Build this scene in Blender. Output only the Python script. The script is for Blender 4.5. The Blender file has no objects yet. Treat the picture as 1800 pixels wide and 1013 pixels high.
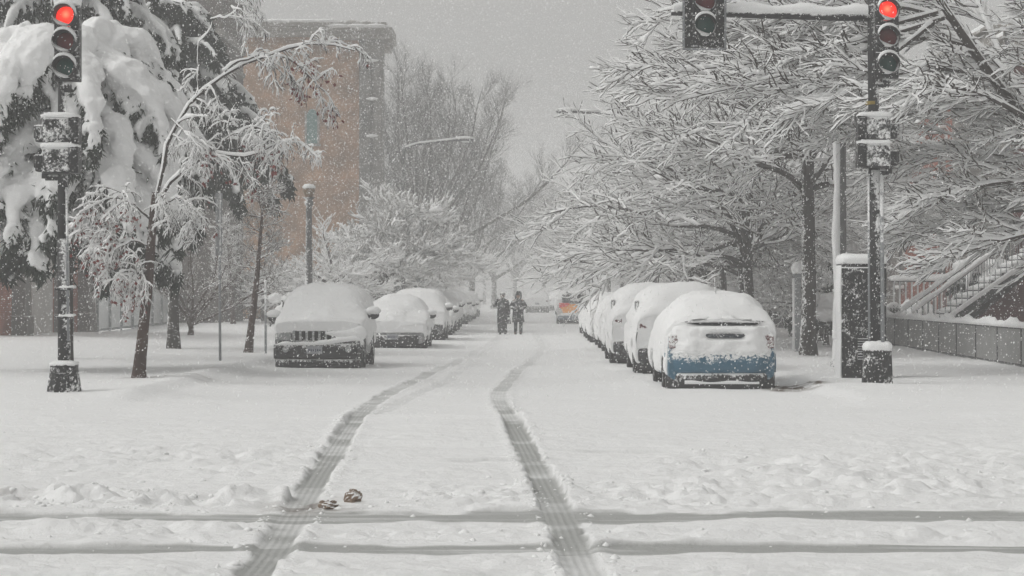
import bpy, math, random
import numpy as np
from mathutils import Vector, Matrix

R = math.radians
rnd = random.Random(11)
rng = np.random.default_rng(11)
S = bpy.context.scene
COL = S.collection

# ------------------------------------------------------------------ camera
F = 4000.0            # focal length in photo pixels (photo 1800 wide)
CX, CY, CAMZ = 925.0, 515.0, 1.6
cam_d = bpy.data.cameras.new("camera")
cam = bpy.data.objects.new("camera", cam_d)
COL.objects.link(cam)
cam.location = (0, 0, CAMZ)
cam.rotation_euler = (R(90), 0, 0)
cam_d.sensor_width = 36.0
cam_d.lens = 36.0 * F / 1800.0
cam_d.shift_x = (900 - CX) / 1800.0
cam_d.shift_y = (CY - 506.5) / 1800.0
cam_d.clip_start = 0.1
cam_d.clip_end = 3000
S.camera = cam

# ------------------------------------------------------------------ world, sun, exposure
SUN_EL, SUN_AZ = R(50), R(-100)
w = bpy.data.worlds.new("World"); S.world = w; w.use_nodes = True
nt = w.node_tree; nt.nodes.clear()
sky = nt.nodes.new("ShaderNodeTexSky"); sky.sky_type = 'NISHITA'; sky.sun_disc = False
sky.sun_elevation = SUN_EL; sky.sun_rotation = SUN_AZ
sky.air_density = 1.0; sky.dust_density = 4.0; sky.ozone_density = 1.0
hs = nt.nodes.new("ShaderNodeHueSaturation"); hs.inputs['Saturation'].default_value = 0.0
bg = nt.nodes.new("ShaderNodeBackground"); bg.inputs['Strength'].default_value = 0.15
wo = nt.nodes.new("ShaderNodeOutputWorld")
nt.links.new(sky.outputs[0], hs.inputs['Color'])
wm = nt.nodes.new('ShaderNodeMix'); wm.data_type = 'RGBA'; wm.blend_type = 'MULTIPLY'; wm.inputs[0].default_value = 1.0; wm.inputs[7].default_value = (1.0, .995, .972, 1)
nt.links.new(hs.outputs[0], wm.inputs[6]); nt.links.new(wm.outputs[2], bg.inputs['Color'])
nt.links.new(bg.outputs[0], wo.inputs['Surface'])
sun_d = bpy.data.lights.new("sun", 'SUN'); sun = bpy.data.objects.new("sun", sun_d); COL.objects.link(sun)
sun_d.energy = 0.45; sun_d.angle = R(36); sun_d.color = (1.0, 0.98, 0.95)
# light comes from azimuth: sky rotation is measured from +Y clockwise
sd = Vector((math.sin(SUN_AZ) * math.cos(SUN_EL), math.cos(SUN_AZ) * math.cos(SUN_EL), math.sin(SUN_EL)))
sun.rotation_euler = sd.to_track_quat('Z', 'Y').to_euler()
sun.location = (0, 0, 60)
S.view_settings.view_transform = 'Standard'
S.view_settings.look = 'None'
S.view_settings.gamma = 1.0
S.view_settings.exposure = -0.33
S.view_settings.use_curve_mapping = False
S.cycles.use_denoising = True
S.cycles.volume_bounces = 4
S.cycles.max_bounces = 12
S.cycles.diffuse_bounces = 6
S.cycles.transmission_bounces = 8

# ------------------------------------------------------------------ helpers
def WX(px, Y): return (px - CX) / F * Y
def WZ(py, Y): return CAMZ + (CY - py) / F * Y
def W3(px, py, Y): return (WX(px, Y), Y, WZ(py, Y))

def tag(o, label=None, cat=None, group=None, kind=None):
    if label: o['label'] = label
    if cat: o['category'] = cat
    if group: o['group'] = group
    if kind: o['kind'] = kind
    return o

def thing(name, label, cat, loc=(0, 0, 0), rz=0, group=None):
    o = bpy.data.objects.new(name, None); COL.objects.link(o)
    o.empty_display_size = 0.3
    o.location = loc; o.rotation_euler = (0, 0, rz)
    return tag(o, label, cat, group)

def copy_tree(o, parent=None):
    c = o.copy(); COL.objects.link(c)
    if parent is not None:
        c.parent = parent
    for ch in list(o.children):
        copy_tree(ch, c)
    return c

class MB:
    """collects polygons, builds ONE mesh object"""
    def __init__(s):
        s.v = []; s.f = []; s.n = 0
    def add(s, V, Fc, m=0):
        V = np.asarray(V, float).reshape(-1, 3)
        if isinstance(Fc, np.ndarray):
            Fa = [Fc]
        else:
            by = {}
            for f in Fc: by.setdefault(len(f), []).append(f)
            Fa = [np.array(x, int) for x in by.values()]
        for a in Fa:
            mm = m if isinstance(m, np.ndarray) else np.full(len(a), m, int)
            s.f.append((a + s.n, mm))
        s.v.append(V); s.n += len(V)
        return s
    def box(s, c, d, m=0, rz=0.0, rx=0.0, ry=0.0, taper=1.0):
        x, y, z = d[0] / 2, d[1] / 2, d[2] / 2
        t = taper
        V = [(-x, -y, -z), (x, -y, -z), (x, y, -z), (-x, y, -z), (-x * t, -y * t, z), (x * t, -y * t, z), (x * t, y * t, z), (-x * t, y * t, z)]
        M = Matrix.Translation(c) @ Matrix.Rotation(rz, 4, 'Z') @ Matrix.Rotation(ry, 4, 'Y') @ Matrix.Rotation(rx, 4, 'X')
        V = [tuple(M @ Vector(p)) for p in V]
        return s.add(V, [(0, 3, 2, 1), (4, 5, 6, 7), (0, 1, 5, 4), (1, 2, 6, 5), (2, 3, 7, 6), (3, 0, 4, 7)], m)
    def cyl(s, p0, p1, r0, r1=None, n=12, m=0, cap=True):
        r1 = r0 if r1 is None else r1
        p0 = np.array(p0, float); p1 = np.array(p1, float)
        t = p1 - p0; t /= np.linalg.norm(t)
        a = np.array([0, 0, 1.0]) if abs(t[2]) < .9 else np.array([1.0, 0, 0])
        u = np.cross(t, a); u /= np.linalg.norm(u); q = np.cross(t, u)
        an = np.arange(n) * 2 * math.pi / n
        ring = np.cos(an)[:, None] * u + np.sin(an)[:, None] * q
        V = np.vstack([p0 + ring * r0, p1 + ring * r1])
        Fs = [(i, (i + 1) % n, n + (i + 1) % n, n + i) for i in range(n)]
        if cap: Fs += [tuple(range(n - 1, -1, -1)), tuple(range(n, 2 * n))]
        return s.add(V, Fs, m)
    def lathe(s, prof, origin=(0, 0, 0), axis='Z', n=20, m=0, a0=0.0, a1=2 * math.pi):
        prof = np.array(prof, float); K = len(prof)
        full = abs(a1 - a0 - 2 * math.pi) < 1e-6
        N = n if full else n + 1
        an = a0 + np.arange(N) * (a1 - a0) / n
        V = []
        for a in an:
            c, sn = math.cos(a), math.sin(a)
            for (r, h) in prof:
                if axis == 'Z': V.append((r * c, r * sn, h))
                elif axis == 'Y': V.append((r * c, h, r * sn))
                else: V.append((h, r * c, r * sn))
        V = np.array(V) + np.array(origin)
        Fs = []
        for i in range(n):
            j = (i + 1) % N
            for k in range(K - 1):
                Fs.append((i * K + k, j * K + k, j * K + k + 1, i * K + k + 1))
        return s.add(V, Fs, m)
    def loft(s, secs, m=0, cap=True, closed=True):
        secs = np.asarray(secs, float); A, B = secs.shape[:2]
        i = np.arange(A - 1)[:, None]; jn = B if closed else B - 1
        j = np.arange(jn)[None, :]; j2 = (j + 1) % B
        q = np.stack([i * B + j, i * B + j2, (i + 1) * B + j2, (i + 1) * B + j], -1).reshape(-1, 4)
        s.add(secs.reshape(-1, 3), q, m)
        if cap:
            s.add(secs[0], [tuple(range(B - 1, -1, -1))], m)
            s.add(secs[-1], [tuple(range(B))], m)
        return s
    def ell(s, c, r, m=0, n=12, k=8):
        V = []; 
        for i in range(k + 1):
            th = math.pi * i / k
            for j in range(n):
                ph = 2 * math.pi * j / n
                V.append((c[0] + r[0] * math.sin(th) * math.cos(ph), c[1] + r[1] * math.sin(th) * math.sin(ph), c[2] - r[2] * math.cos(th)))
        Fs = [(i * n + j, i * n + (j + 1) % n, (i + 1) * n + (j + 1) % n, (i + 1) * n + j) for i in range(k) for j in range(n)]
        return s.add(V, Fs, m)
    def prism(s, poly, y0, y1, m=0, axis='Y'):
        n = len(poly)
        if axis == 'Y': V = [(x, y0, z) for x, z in poly] + [(x, y1, z) for x, z in poly]
        elif axis == 'X': V = [(y0, x, z) for x, z in poly] + [(y1, x, z) for x, z in poly]
        else: V = [(x, z, y0) for x, z in poly] + [(x, z, y1) for x, z in poly]
        Fs = [tuple(range(n)), tuple(range(2 * n - 1, n - 1, -1))] + [(i, n + i, n + (i + 1) % n, (i + 1) % n) for i in range(n)]
        return s.add(V, Fs, m)
    def build(s, name, mats, parent=None, smooth=False, loc=None, bevel=0, label=None):
        me = bpy.data.meshes.new(name)
        V = np.vstack(s.v); me.vertices.add(len(V)); me.vertices.foreach_set('co', V.ravel())
        li = np.concatenate([a.ravel() for a, _ in s.f])
        tot = np.concatenate([np.full(len(a), a.shape[1]) for a, _ in s.f])
        mi = np.concatenate([m for _, m in s.f])
        st = np.concatenate([[0], np.cumsum(tot)[:-1]])
        me.loops.add(len(li)); me.loops.foreach_set('vertex_index', li.astype(np.int32))
        me.polygons.add(len(tot)); me.polygons.foreach_set('loop_start', st.astype(np.int32))
        me.polygons.foreach_set('material_index', mi.astype(np.int32))
        me.polygons.foreach_set('use_smooth', np.full(len(tot), bool(smooth)))
        me.update(calc_edges=True)
        if not isinstance(mats, (list, tuple)): mats = [mats]
        for q in mats: me.materials.append(q)
        o = bpy.data.objects.new(name, me); COL.objects.link(o)
        if parent is not None: o.parent = parent
        if loc is not None: o.location = loc
        if bevel:
            b = o.modifiers.new("bevel", 'BEVEL'); b.width = bevel; b.segments = 2; b.limit_method = 'ANGLE'
        if label: o['label'] = label
        return o

def vnoise(x, y, seed=0):
    x = np.asarray(x, float); y = np.asarray(y, float)
    xi = np.floor(x).astype(np.int64); yi = np.floor(y).astype(np.int64)
    xf = x - xi; yf = y - yi
    u = xf * xf * xf * (xf * (xf * 6 - 15) + 10); v = yf * yf * yf * (yf * (yf * 6 - 15) + 10)
    def h(a, b):
        n = (a * 374761393 + b * 668265263 + seed * 974634777) & 0xffffffff
        n = ((n ^ (n >> 13)) * 1274126177) & 0xffffffff
        n = n ^ (n >> 16)
        return (n & 0xffff) / 65535.0 * 2 - 1
    return (h(xi, yi) * (1 - u) + h(xi + 1, yi) * u) * (1 - v) + (h(xi, yi + 1) * (1 - u) + h(xi + 1, yi + 1) * u) * v
def fbm(x, y, o=4, seed=0):
    r = 0; a = 1.0
    for i in range(o):
        r = r + a * vnoise(x * 2 ** i + i * 17.3, y * 2 ** i + i * 9.1, seed + i); a *= .5
    return r
def sstep(a, b, x):
    t = np.clip((np.asarray(x, float) - a) / (b - a), 0, 1); return t * t * (3 - 2 * t)

# ------------------------------------------------------------------ materials
MATS = {}
def principled(name, col, rough=.6, metal=0.0, spec=.3):
    m = bpy.data.materials.new(name); m.use_nodes = True
    b = m.node_tree.nodes['Principled BSDF']
    b.inputs['Base Color'].default_value = (*col, 1)
    b.inputs['Roughness'].default_value = rough
    b.inputs['Metallic'].default_value = metal
    b.inputs['Specular IOR Level'].default_value = spec
    return m
def N(m, t): return m.node_tree.nodes.new(t)
def L(m, a, b): m.node_tree.links.new(a, b)
SNOW = (.87, .872, .872)
def mat_snow(name='snow', scale=14, bump=.25, col=SNOW, dist=.02):
    m = principled(name, col, .75, 0, .15)
    b = m.node_tree.nodes['Principled BSDF']
    tc = N(m, 'ShaderNodeTexCoord')
    n = N(m, 'ShaderNodeTexNoise'); n.inputs['Scale'].default_value = scale; n.inputs['Detail'].default_value = 5
    bp = N(m, 'ShaderNodeBump'); bp.inputs['Strength'].default_value = bump; bp.inputs['Distance'].default_value = dist
    L(m, tc.outputs['Object'], n.inputs['Vector']); L(m, n.outputs[0], bp.inputs['Height']); L(m, bp.outputs[0], b.inputs['Normal'])
    return m
def mat_specked(name, col, amount=.35, scale=26, rough=.5, var=.25, up=.6, metal=0.0, side=(0, 0, 0)):
    """a surface with its own colour variation and wind-blown snow stuck to it in specks, more on faces that point up"""
    m = principled(name, col, rough, metal, .25)
    b = m.node_tree.nodes['Principled BSDF']
    tc = N(m, 'ShaderNodeTexCoord')
    n1 = N(m, 'ShaderNodeTexNoise'); n1.inputs['Scale'].default_value = scale; n1.inputs['Detail'].default_value = 4; n1.inputs['Roughness'].default_value = .7
    n2 = N(m, 'ShaderNodeTexNoise'); n2.inputs['Scale'].default_value = scale * .17; n2.inputs['Detail'].default_value = 3
    L(m, tc.outputs['Object'], n1.inputs['Vector']); L(m, tc.outputs['Object'], n2.inputs['Vector'])
    g = N(m, 'ShaderNodeNewGeometry')
    dt = N(m, 'ShaderNodeVectorMath'); dt.operation = 'DOT_PRODUCT'; dt.inputs[1].default_value = (side[0], side[1], up)
    L(m, g.outputs['Normal'], dt.inputs[0])
    a1 = N(m, 'ShaderNodeMath'); a1.operation = 'MULTIPLY_ADD'; a1.inputs[1].default_value = .6
    L(m, n2.outputs[0], a1.inputs[0]); L(m, n1.outputs[0], a1.inputs[2])
    a2 = N(m, 'ShaderNodeMath'); a2.operation = 'ADD'
    L(m, a1.outputs[0], a2.inputs[0]); L(m, dt.outputs['Value'], a2.inputs[1])
    mr = N(m, 'ShaderNodeMapRange'); th = 1.22 - amount
    mr.inputs['From Min'].default_value = th - .06; mr.inputs['From Max'].default_value = th + .08
    L(m, a2.outputs[0], mr.inputs['Value'])
    c1 = N(m, 'ShaderNodeMix'); c1.data_type = 'RGBA'
    c1.inputs[6].default_value = (*[c * (1 - var) for c in col], 1); c1.inputs[7].default_value = (*[min(1, c * (1 + var)) for c in col], 1)
    L(m, n2.outputs[0], c1.inputs[0])
    c2 = N(m, 'ShaderNodeMix'); c2.data_type = 'RGBA'; c2.inputs[7].default_value = (*SNOW, 1)
    L(m, mr.outputs[0], c2.inputs[0]); L(m, c1.outputs[2], c2.inputs[6]); L(m, c2.outputs[2], b.inputs['Base Color'])
    return m
def mat_brick(name, c1, c2, mortar, scale=1.0, snow=.0, plane='YZ'):
    m = principled(name, c1, .85, 0, .15)
    b = m.node_tree.nodes['Principled BSDF']
    tc = N(m, 'ShaderNodeTexCoord'); sp = N(m, 'ShaderNodeSeparateXYZ'); cb = N(m, 'ShaderNodeCombineXYZ')
    L(m, tc.outputs['Object'], sp.inputs[0])
    ad = N(m, 'ShaderNodeMath'); ad.operation = 'ADD'; L(m, sp.outputs['X'], ad.inputs[0]); L(m, sp.outputs['Y'], ad.inputs[1])
    L(m, ad.outputs[0], cb.inputs['X']); L(m, sp.outputs['Z'], cb.inputs['Y'])
    br = N(m, 'ShaderNodeTexBrick'); br.inputs['Scale'].default_value = 4.3 * scale
    br.inputs['Color1'].default_value = (*c1, 1); br.inputs['Color2'].default_value = (*c2, 1); br.inputs['Mortar'].default_value = (*mortar, 1)
    br.inputs['Mortar Size'].default_value = .012
    L(m, cb.outputs[0], br.inputs['Vector'])
    n = N(m, 'ShaderNodeTexNoise'); n.inputs['Scale'].default_value = 1.1; n.inputs['Detail'].default_value = 6; L(m, tc.outputs['Object'], n.inputs['Vector'])
    mr = N(m, 'ShaderNodeMapRange'); mr.inputs['From Min'].default_value = .3; mr.inputs['From Max'].default_value = .7; mr.inputs['To Min'].default_value = .6; mr.inputs['To Max'].default_value = 1.3
    L(m, n.outputs[0], mr.inputs['Value'])
    mx = N(m, 'ShaderNodeMix'); mx.data_type = 'RGBA'; mx.blend_type = 'MULTIPLY'; mx.inputs[0].default_value = 1
    L(m, br.outputs[0], mx.inputs[6]); L(m, mr.outputs[0], mx.inputs[7])
    n3 = N(m, 'ShaderNodeTexNoise'); n3.inputs['Scale'].default_value = 5; n3.inputs['Detail'].default_value = 6; L(m, tc.outputs['Object'], n3.inputs['Vector'])
    m3 = N(m, 'ShaderNodeMapRange'); m3.inputs['From Min'].default_value = .72 - snow; m3.inputs['From Max'].default_value = .86 - snow; L(m, n3.outputs[0], m3.inputs['Value'])
    x3 = N(m, 'ShaderNodeMix'); x3.data_type = 'RGBA'; x3.inputs[7].default_value = (*SNOW, 1)
    L(m, m3.outputs[0], x3.inputs[0]); L(m, mx.outputs[2], x3.inputs[6]); L(m, x3.outputs[2], b.inputs['Base Color'])
    return m
def mat_emit(name, col, strength):
    m = principled(name, (.05, .0, .0), .3)
    b = m.node_tree.nodes['Principled BSDF']
    b.inputs['Emission Color'].default_value = (*col, 1); b.inputs['Emission Strength'].default_value = strength
    return m

M_SNOW = mat_snow('snow', 9, .5, dist=.04)
M_SNOWF = mat_snow('snow_fine', 30, .35, dist=.012)
M_TSNOW = principled('branch_snow', (.88, .88, .88), .8, 0, .1)
M_BARK = mat_specked('bark', (.035, .029, .024), .18, 18, .9, .5, .15)
M_TRUNK = mat_specked('trunk_bark', (.034, .028, .024), .20, 16, .9, .5, .2, side=(-.24, .03, 0))
M_TRUNKR = mat_specked('red_brown_bark', (.05, .026, .018), .24, 20, .9, .5, .2, side=(-.05, 0, 0))
M_TWIG = principled('twig', (.045, .036, .03), .9, 0, .1)
M_TWIGB = principled('brown_twig', (.07, .045, .035), .9, 0, .1)
M_NEEDLE = principled('needles', (.018, .028, .018), .8, 0, .1)
M_NEEDLE2 = principled('far_needles', (.03, .042, .03), .8, 0, .1)
M_LEAF = principled('red_leaf', (.17, .035, .03), .8, 0, .1)
M_BLACK = mat_specked('black_painted_metal', (.012, .012, .013), .30, 22, .45, .3, .5)
M_BLACKS = mat_specked('plastered_black_metal', (.02, .02, .021), .40, 24, .6, .3, .4)
M_POLE = mat_specked('pole_paint', (.016, .016, .017), .27, 26, .5, .3, .2, side=(.22, -.05, 0))
M_LAMP = mat_specked('lamp_metal', (.09, .09, .09), .2, 26, .5, .2, .2)
M_GREYPOLE = mat_specked('grey_pole', (.12, .12, .12), .30, 26, .5, .2, .2, side=(-.25, 0, 0))
M_STEEL = mat_specked('galvanised_steel', (.24, .25, .26), .3, 20, .45, .2, .4)

# ------------------------------------------------------------------ ground
def pxpath(pts):
    out = []
    for px, py in pts:
        Y = F * CAMZ / (py - CY); out.append((WX(px, Y), Y))
    return np.array(out)
TR_L = pxpath([(415, 1040), (465, 990), (512, 915), (556, 842), (590, 790), (620, 745), (648, 712), (690, 688), (742, 662), (800, 636), (846, 612), (872, 596), (888, 580)])
TR_R = pxpath([(1045, 1040), (1018, 985), (985, 905), (952, 842), (920, 778), (893, 730), (874, 702), (884, 676), (912, 652), (940, 630), (955, 612), (948, 596), (936, 580)])
TR_L2 = pxpath([(640, 742), (690, 712), (752, 684), (815, 650), (850, 620), (876, 600), (893, 588)])
TR_R2 = pxpath([(905, 735), (880, 705), (893, 676), (922, 650), (950, 626), (963, 608), (955, 592)])
CROSS = [(16.35, .40, .016, 0.0), (14.12, .20, .010, .7)]      # ruts of the cross street: distance, half width, depth
def smooth_path(p, n=8):
    t = np.arange(len(p)); tt = np.linspace(0, len(p) - 1, n * (len(p) - 1) + 1)
    q = np.stack([np.interp(tt, t, p[:, i]) for i in (0, 1)], 1)
    k = np.array([1, 2, 3, 4, 5, 4, 3, 2, 1.0]); k /= k.sum()
    pad = np.vstack([np.repeat(q[:1], 4, 0), q, np.repeat(q[-1:], 4, 0)])
    return np.stack([np.convolve(pad[:, i], k, 'valid') for i in (0, 1)], 1)
def path_dist(p, X, Y):
    best = np.full(X.shape, 1e9); lat = np.zeros(X.shape)
    for a, b in zip(p[:-1], p[1:]):
        lo, hi = min(a[1], b[1]) - .8, max(a[1], b[1]) + .8
        l2, h2 = min(a[0], b[0]) - .8, max(a[0], b[0]) + .8
        sel = np.where((Y > lo) & (Y < hi) & (X > l2) & (X < h2))[0]
        if not len(sel): continue
        d = b - a; ln = np.hypot(*d)
        if ln < 1e-6: continue
        rx, ry = X[sel] - a[0], Y[sel] - a[1]
        t = np.clip((rx * d[0] + ry * d[1]) / ln ** 2, 0, 1)
        ex, ey = rx - t * d[0], ry - t * d[1]
        ds = np.hypot(ex, ey); sg = np.sign(rx * d[1] - ry * d[0])
        bt = ds < best[sel]
        best[sel[bt]] = ds[bt]; lat[sel[bt]] = (ds * sg)[bt]
    return best, lat
KL, KR = -5.75, 4.75
def ground_z(X, Y):
    """height of the snow surface, plus masks for compacted slush, tyre tread and dirt"""
    X = np.asarray(X, float); Y = np.asarray(Y, float)
    near = 1 - sstep(24, 30, Y)
    h = .030 * fbm(X * .22, Y * .35, 3, 3) + .012 * fbm(X * 1.1, Y * 1.8, 3, 5)
    # wind and wheel streaks along the cross street
    h += near * (.020 * fbm(X * .35, Y * 3.0, 3, 21) + .012 * fbm(X * 1.6, Y * 6.0, 3, 31))
    lump = np.clip(fbm(X * 2.3, Y * 2.9, 4, 41), -.2, 1.2)
    # churned snow rows
    row = lambda y0, wd, x0, x1: np.exp(-((Y - y0) / wd) ** 2) * sstep(x0 - .6, x0 + .3, X) * (1 - sstep(x1 - .3, x1 + .9, X))
    ch = 1.25 * row(17.7, .55, -9, -2.3) + .55 * row(17.9, .8, -1.0, 1.2) + .6 * row(18.6, 1.3, 1.2, 9) + .45 * row(22, 1.6, 1.5, 9) + .4 * row(22, 1.5, -9, -2.2) + .45 * row(15.2, .35, -9, 9) + .35 * row(13.0, .5, -9, 9)
    ch = ch + .28 * near * np.clip(.4 + fbm(X * .5, Y * .8, 2, 44), 0, 1)
    h += ch * (.070 * lump + .045 * np.clip(fbm(X * 6, Y * 7, 3, 77), -.3, 1))
    # kerb lines and yards
    far = sstep(31.5, 34.5, Y)
    h += far * (.11 * (1 - sstep(KL - .25, KL + .25, X)) + .10 * sstep(KR - .25, KR + .25, X))
    h += far * .05 * np.exp(-((X - KL) / .5) ** 2) * (1 + .6 * fbm(Y * .4, X * 0 + 3, 2, 8)) 
    h += .14 * (1 - sstep(-13, -8.5, X)) * sstep(44, 60, Y) * (1 + .5 * fbm(X * .2, Y * .12, 2, 12))
    h += .25 * sstep(10.6, 12.5, X) * sstep(40, 48, Y)
    # shallow drift across the mouth of the street
    h += .05 * np.exp(-((Y - 28.5 - .9 * np.sin(X * .35)) / 1.6) ** 2) * (1 + .8 * fbm(X * .3, Y * .8, 2, 14))
    # lane down the street, pressed by wheels
    cl = -.8 + .35 * np.sin(Y * .09)
    h -= .035 * np.exp(-((X - cl) / 1.7) ** 2) * sstep(34, 44, Y)
    packed = np.zeros(X.shape); tread = np.zeros(X.shape); latv = np.zeros(X.shape); dirt = np.zeros(X.shape)
    for y0, hw, dp, ph in CROSS:
        yc = y0 + .12 * np.sin(X * .33 + ph * 2) + .09 * fbm(X * .7, X * 0, 3, 51 + int(ph * 10))
        d = np.abs(Y - yc); ed = hw * (1 + .35 * fbm(X * 2.1, Y * .6 + ph, 3, 61))
        mk = 1 - sstep(ed * .72, ed * 1.12, d)
        h = h * (1 - .85 * mk) - dp * mk; h += .010 * np.exp(-((d - ed * 1.25) / .12) ** 2) * (Y > yc) * (1 + fbm(X * 3, Y * 3, 2, 71))
        packed = np.maximum(packed, mk * (.85 + .3 * fbm(X * .7, Y * 9, 3, 81)))
    for pth, ww, st in ((TR_L, .122, 1.0), (TR_R, .122, 1.0), (TR_L2, .12, .35), (TR_R2, .12, .3)):
        d, lt = path_dist(smooth_path(pth), X, Y)
        fade = (1 - .45 * sstep(27, 36, Y)) * (1 - .65 * sstep(40, 58, Y)) * st
        wv = ww * (1 + .15 * fbm(X * 6, Y * 3.5, 3, 91))
        mk = (1 - sstep(wv * .82, wv * 1.12, d))
        h = h * (1 - .97 * mk * np.minimum(1, fade * 1.3)) - .018 * mk * fade; h += .009 * np.exp(-((d - ww * 1.4) / .06) ** 2) * st * (1 + .8 * fbm(X * 4, Y * 4, 2, 92))
        packed = np.maximum(packed, mk * fade * (.72 + .45 * fbm(X * 1.6, Y * 1.3, 3, 93)))
        nt_ = mk * fade > tread; tread = np.where(nt_, mk * fade, tread); latv = np.where(nt_, lt, latv)
    # faint crossing marks
    for (x0, x1, y0) in ((-4.0, -2.6, 22.0), (-.9, 1.1, 22.1), (.4, 1.6, 23.4), (2.2, 3.2, 23.5), (3.4, 4.6, 17.9)):
        mk = np.exp(-((Y - y0 - .04 * np.sin(X * 3)) / .13) ** 2) * sstep(x0, x0 + .4, X) * (1 - sstep(x1 - .4, x1, X))
        h -= .05 * mk; packed = np.maximum(packed, .28 * mk)
    dirt = np.exp(-(((X + 1.62) / .34) ** 2 + ((Y - 17.0) / .42) ** 2)) * np.clip(.7 + .7 * fbm(X * 5, Y * 5, 3, 95), 0, 1.3)
    dirt = np.maximum(dirt, 1.0 * np.exp(-((Y - 17.75) / .35) ** 2) * np.clip(fbm(X * .9, Y * 2.2, 3, 97) - .25, 0, 1) * (X < -2.4) * near)
    soil = np.exp(-(((X + 6.35) / 1.0) ** 2 + ((Y - 40.3) / .55) ** 2)) * np.clip(.1 + 1.2 * fbm(X * 3, Y * 4, 3, 99), 0, 1)
    dirt = np.maximum(dirt, soil * .8)
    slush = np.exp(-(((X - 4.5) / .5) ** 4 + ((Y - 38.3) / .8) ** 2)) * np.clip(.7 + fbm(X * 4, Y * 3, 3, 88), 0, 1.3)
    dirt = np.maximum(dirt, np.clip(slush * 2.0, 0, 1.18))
    h += .03 * np.clip(dirt, 0, 1) * np.clip(fbm(X * 7, Y * 7, 2, 96), -.2, 1)
    return h, packed, tread, latv, dirt
def zat(x, y):
    return float(ground_z(np.array([x]), np.array([y]))[0][0])

def axis_steps(segs):
    out = [segs[0][0]]
    for a, b, st0, st1 in segs:
        x = a
        while x < b - 1e-6:
            t = (x - a) / (b - a); x = min(b, x + st0 + (st1 - st0) * t); out.append(x)
    return np.array(out)
gx = axis_steps([(0, 4.6, .022, .024), (4.6, 12, .04, .16), (12, 30, .3, 1.5), (30, 112, 3, 8)])
gx = np.concatenate([-gx[:0:-1], gx])
gy = axis_steps([(-10, 11.5, 1.5, .1), (11.5, 19, .024, .026), (19, 30, .04, .09), (30, 60, .11, .3), (60, 130, .4, 1.5), (130, 560, 2, 14)])
GX, GY = np.meshgrid(gx, gy)
gh, gp, gt, gl, gd = ground_z(GX.ravel(), GY.ravel())
def mat_ground():
    m = principled('snow_ground', SNOW, .8, 0, .12)
    b = m.node_tree.nodes['Principled BSDF']
    def at(nm):
        a = N(m, 'ShaderNodeAttribute'); a.attribute_name = nm; return a.outputs['Fac']
    tc = N(m, 'ShaderNodeTexCoord')
    n1 = N(m, 'ShaderNodeTexNoise'); n1.inputs['Scale'].default_value = 7; n1.inputs['Detail'].default_value = 8; n1.inputs['Roughness'].default_value = .68
    n2 = N(m, 'ShaderNodeTexNoise'); n2.inputs['Scale'].default_value = .8; n2.inputs['Detail'].default_value = 4
    n4 = N(m, 'ShaderNodeTexNoise'); n4.inputs['Scale'].default_value = 40; n4.inputs['Detail'].default_value = 3
    for n in (n1, n2, n4): L(m, tc.outputs['Object'], n.inputs['Vector'])
    # tread ribs run along the tyre
    sn = N(m, 'ShaderNodeMath'); sn.operation = 'MULTIPLY'; sn.inputs[1].default_value = 2 * math.pi / .050
    L(m, at('lat'), sn.inputs[0])
    s2 = N(m, 'ShaderNodeMath'); s2.operation = 'SINE'; L(m, sn.outputs[0], s2.inputs[0])
    s3 = N(m, 'ShaderNodeMath'); s3.operation = 'MULTIPLY'; L(m, s2.outputs[0], s3.inputs[0]); L(m, at('tread'), s3.inputs[1])
    hsum = N(m, 'ShaderNodeMath'); hsum.operation = 'MULTIPLY_ADD'; hsum.inputs[1].default_value = .05
    L(m, s3.outputs[0], hsum.inputs[0]); L(m, n1.outputs[0], hsum.inputs[2])
    bp = N(m, 'ShaderNodeBump'); bp.inputs['Strength'].default_value = .7; bp.inputs['Distance'].default_value = .05
    L(m, hsum.outputs[0], bp.inputs['Height']); L(m, bp.outputs[0], b.inputs['Normal'])
    # clean snow > grey compacted slush > brown dirt
    sub = N(m, 'ShaderNodeMath'); sub.operation = 'MULTIPLY_ADD'; sub.inputs[1].default_value = -.035
    L(m, s3.outputs[0], sub.inputs[0]); L(m, at('packed'), sub.inputs[2])
    s5 = N(m, 'ShaderNodeMath'); s5.operation = 'MULTIPLY_ADD'; s5.inputs[1].default_value = .35; 
    n5 = N(m, 'ShaderNodeMath'); n5.operation = 'MULTIPLY'; L(m, n4.outputs[0], n5.inputs[0]); L(m, at('packed'), n5.inputs[1])
    L(m, n5.outputs[0], s5.inputs[0]); L(m, sub.outputs[0], s5.inputs[2]); s5.use_clamp = True
    c1 = N(m, 'ShaderNodeMix'); c1.data_type = 'RGBA'; c1.inputs[6].default_value = (*SNOW, 1); c1.inputs[7].default_value = (.42, .425, .415, 1)
    L(m, s5.outputs[0], c1.inputs[0])
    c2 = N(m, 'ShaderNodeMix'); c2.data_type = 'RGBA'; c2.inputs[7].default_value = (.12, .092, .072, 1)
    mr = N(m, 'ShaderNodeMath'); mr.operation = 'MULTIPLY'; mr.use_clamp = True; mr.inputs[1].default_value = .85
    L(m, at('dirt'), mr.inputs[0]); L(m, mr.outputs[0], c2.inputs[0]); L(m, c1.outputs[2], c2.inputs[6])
    L(m, c2.outputs[2], b.inputs['Base Color'])
    return m
M_GROUND = mat_ground()
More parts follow.
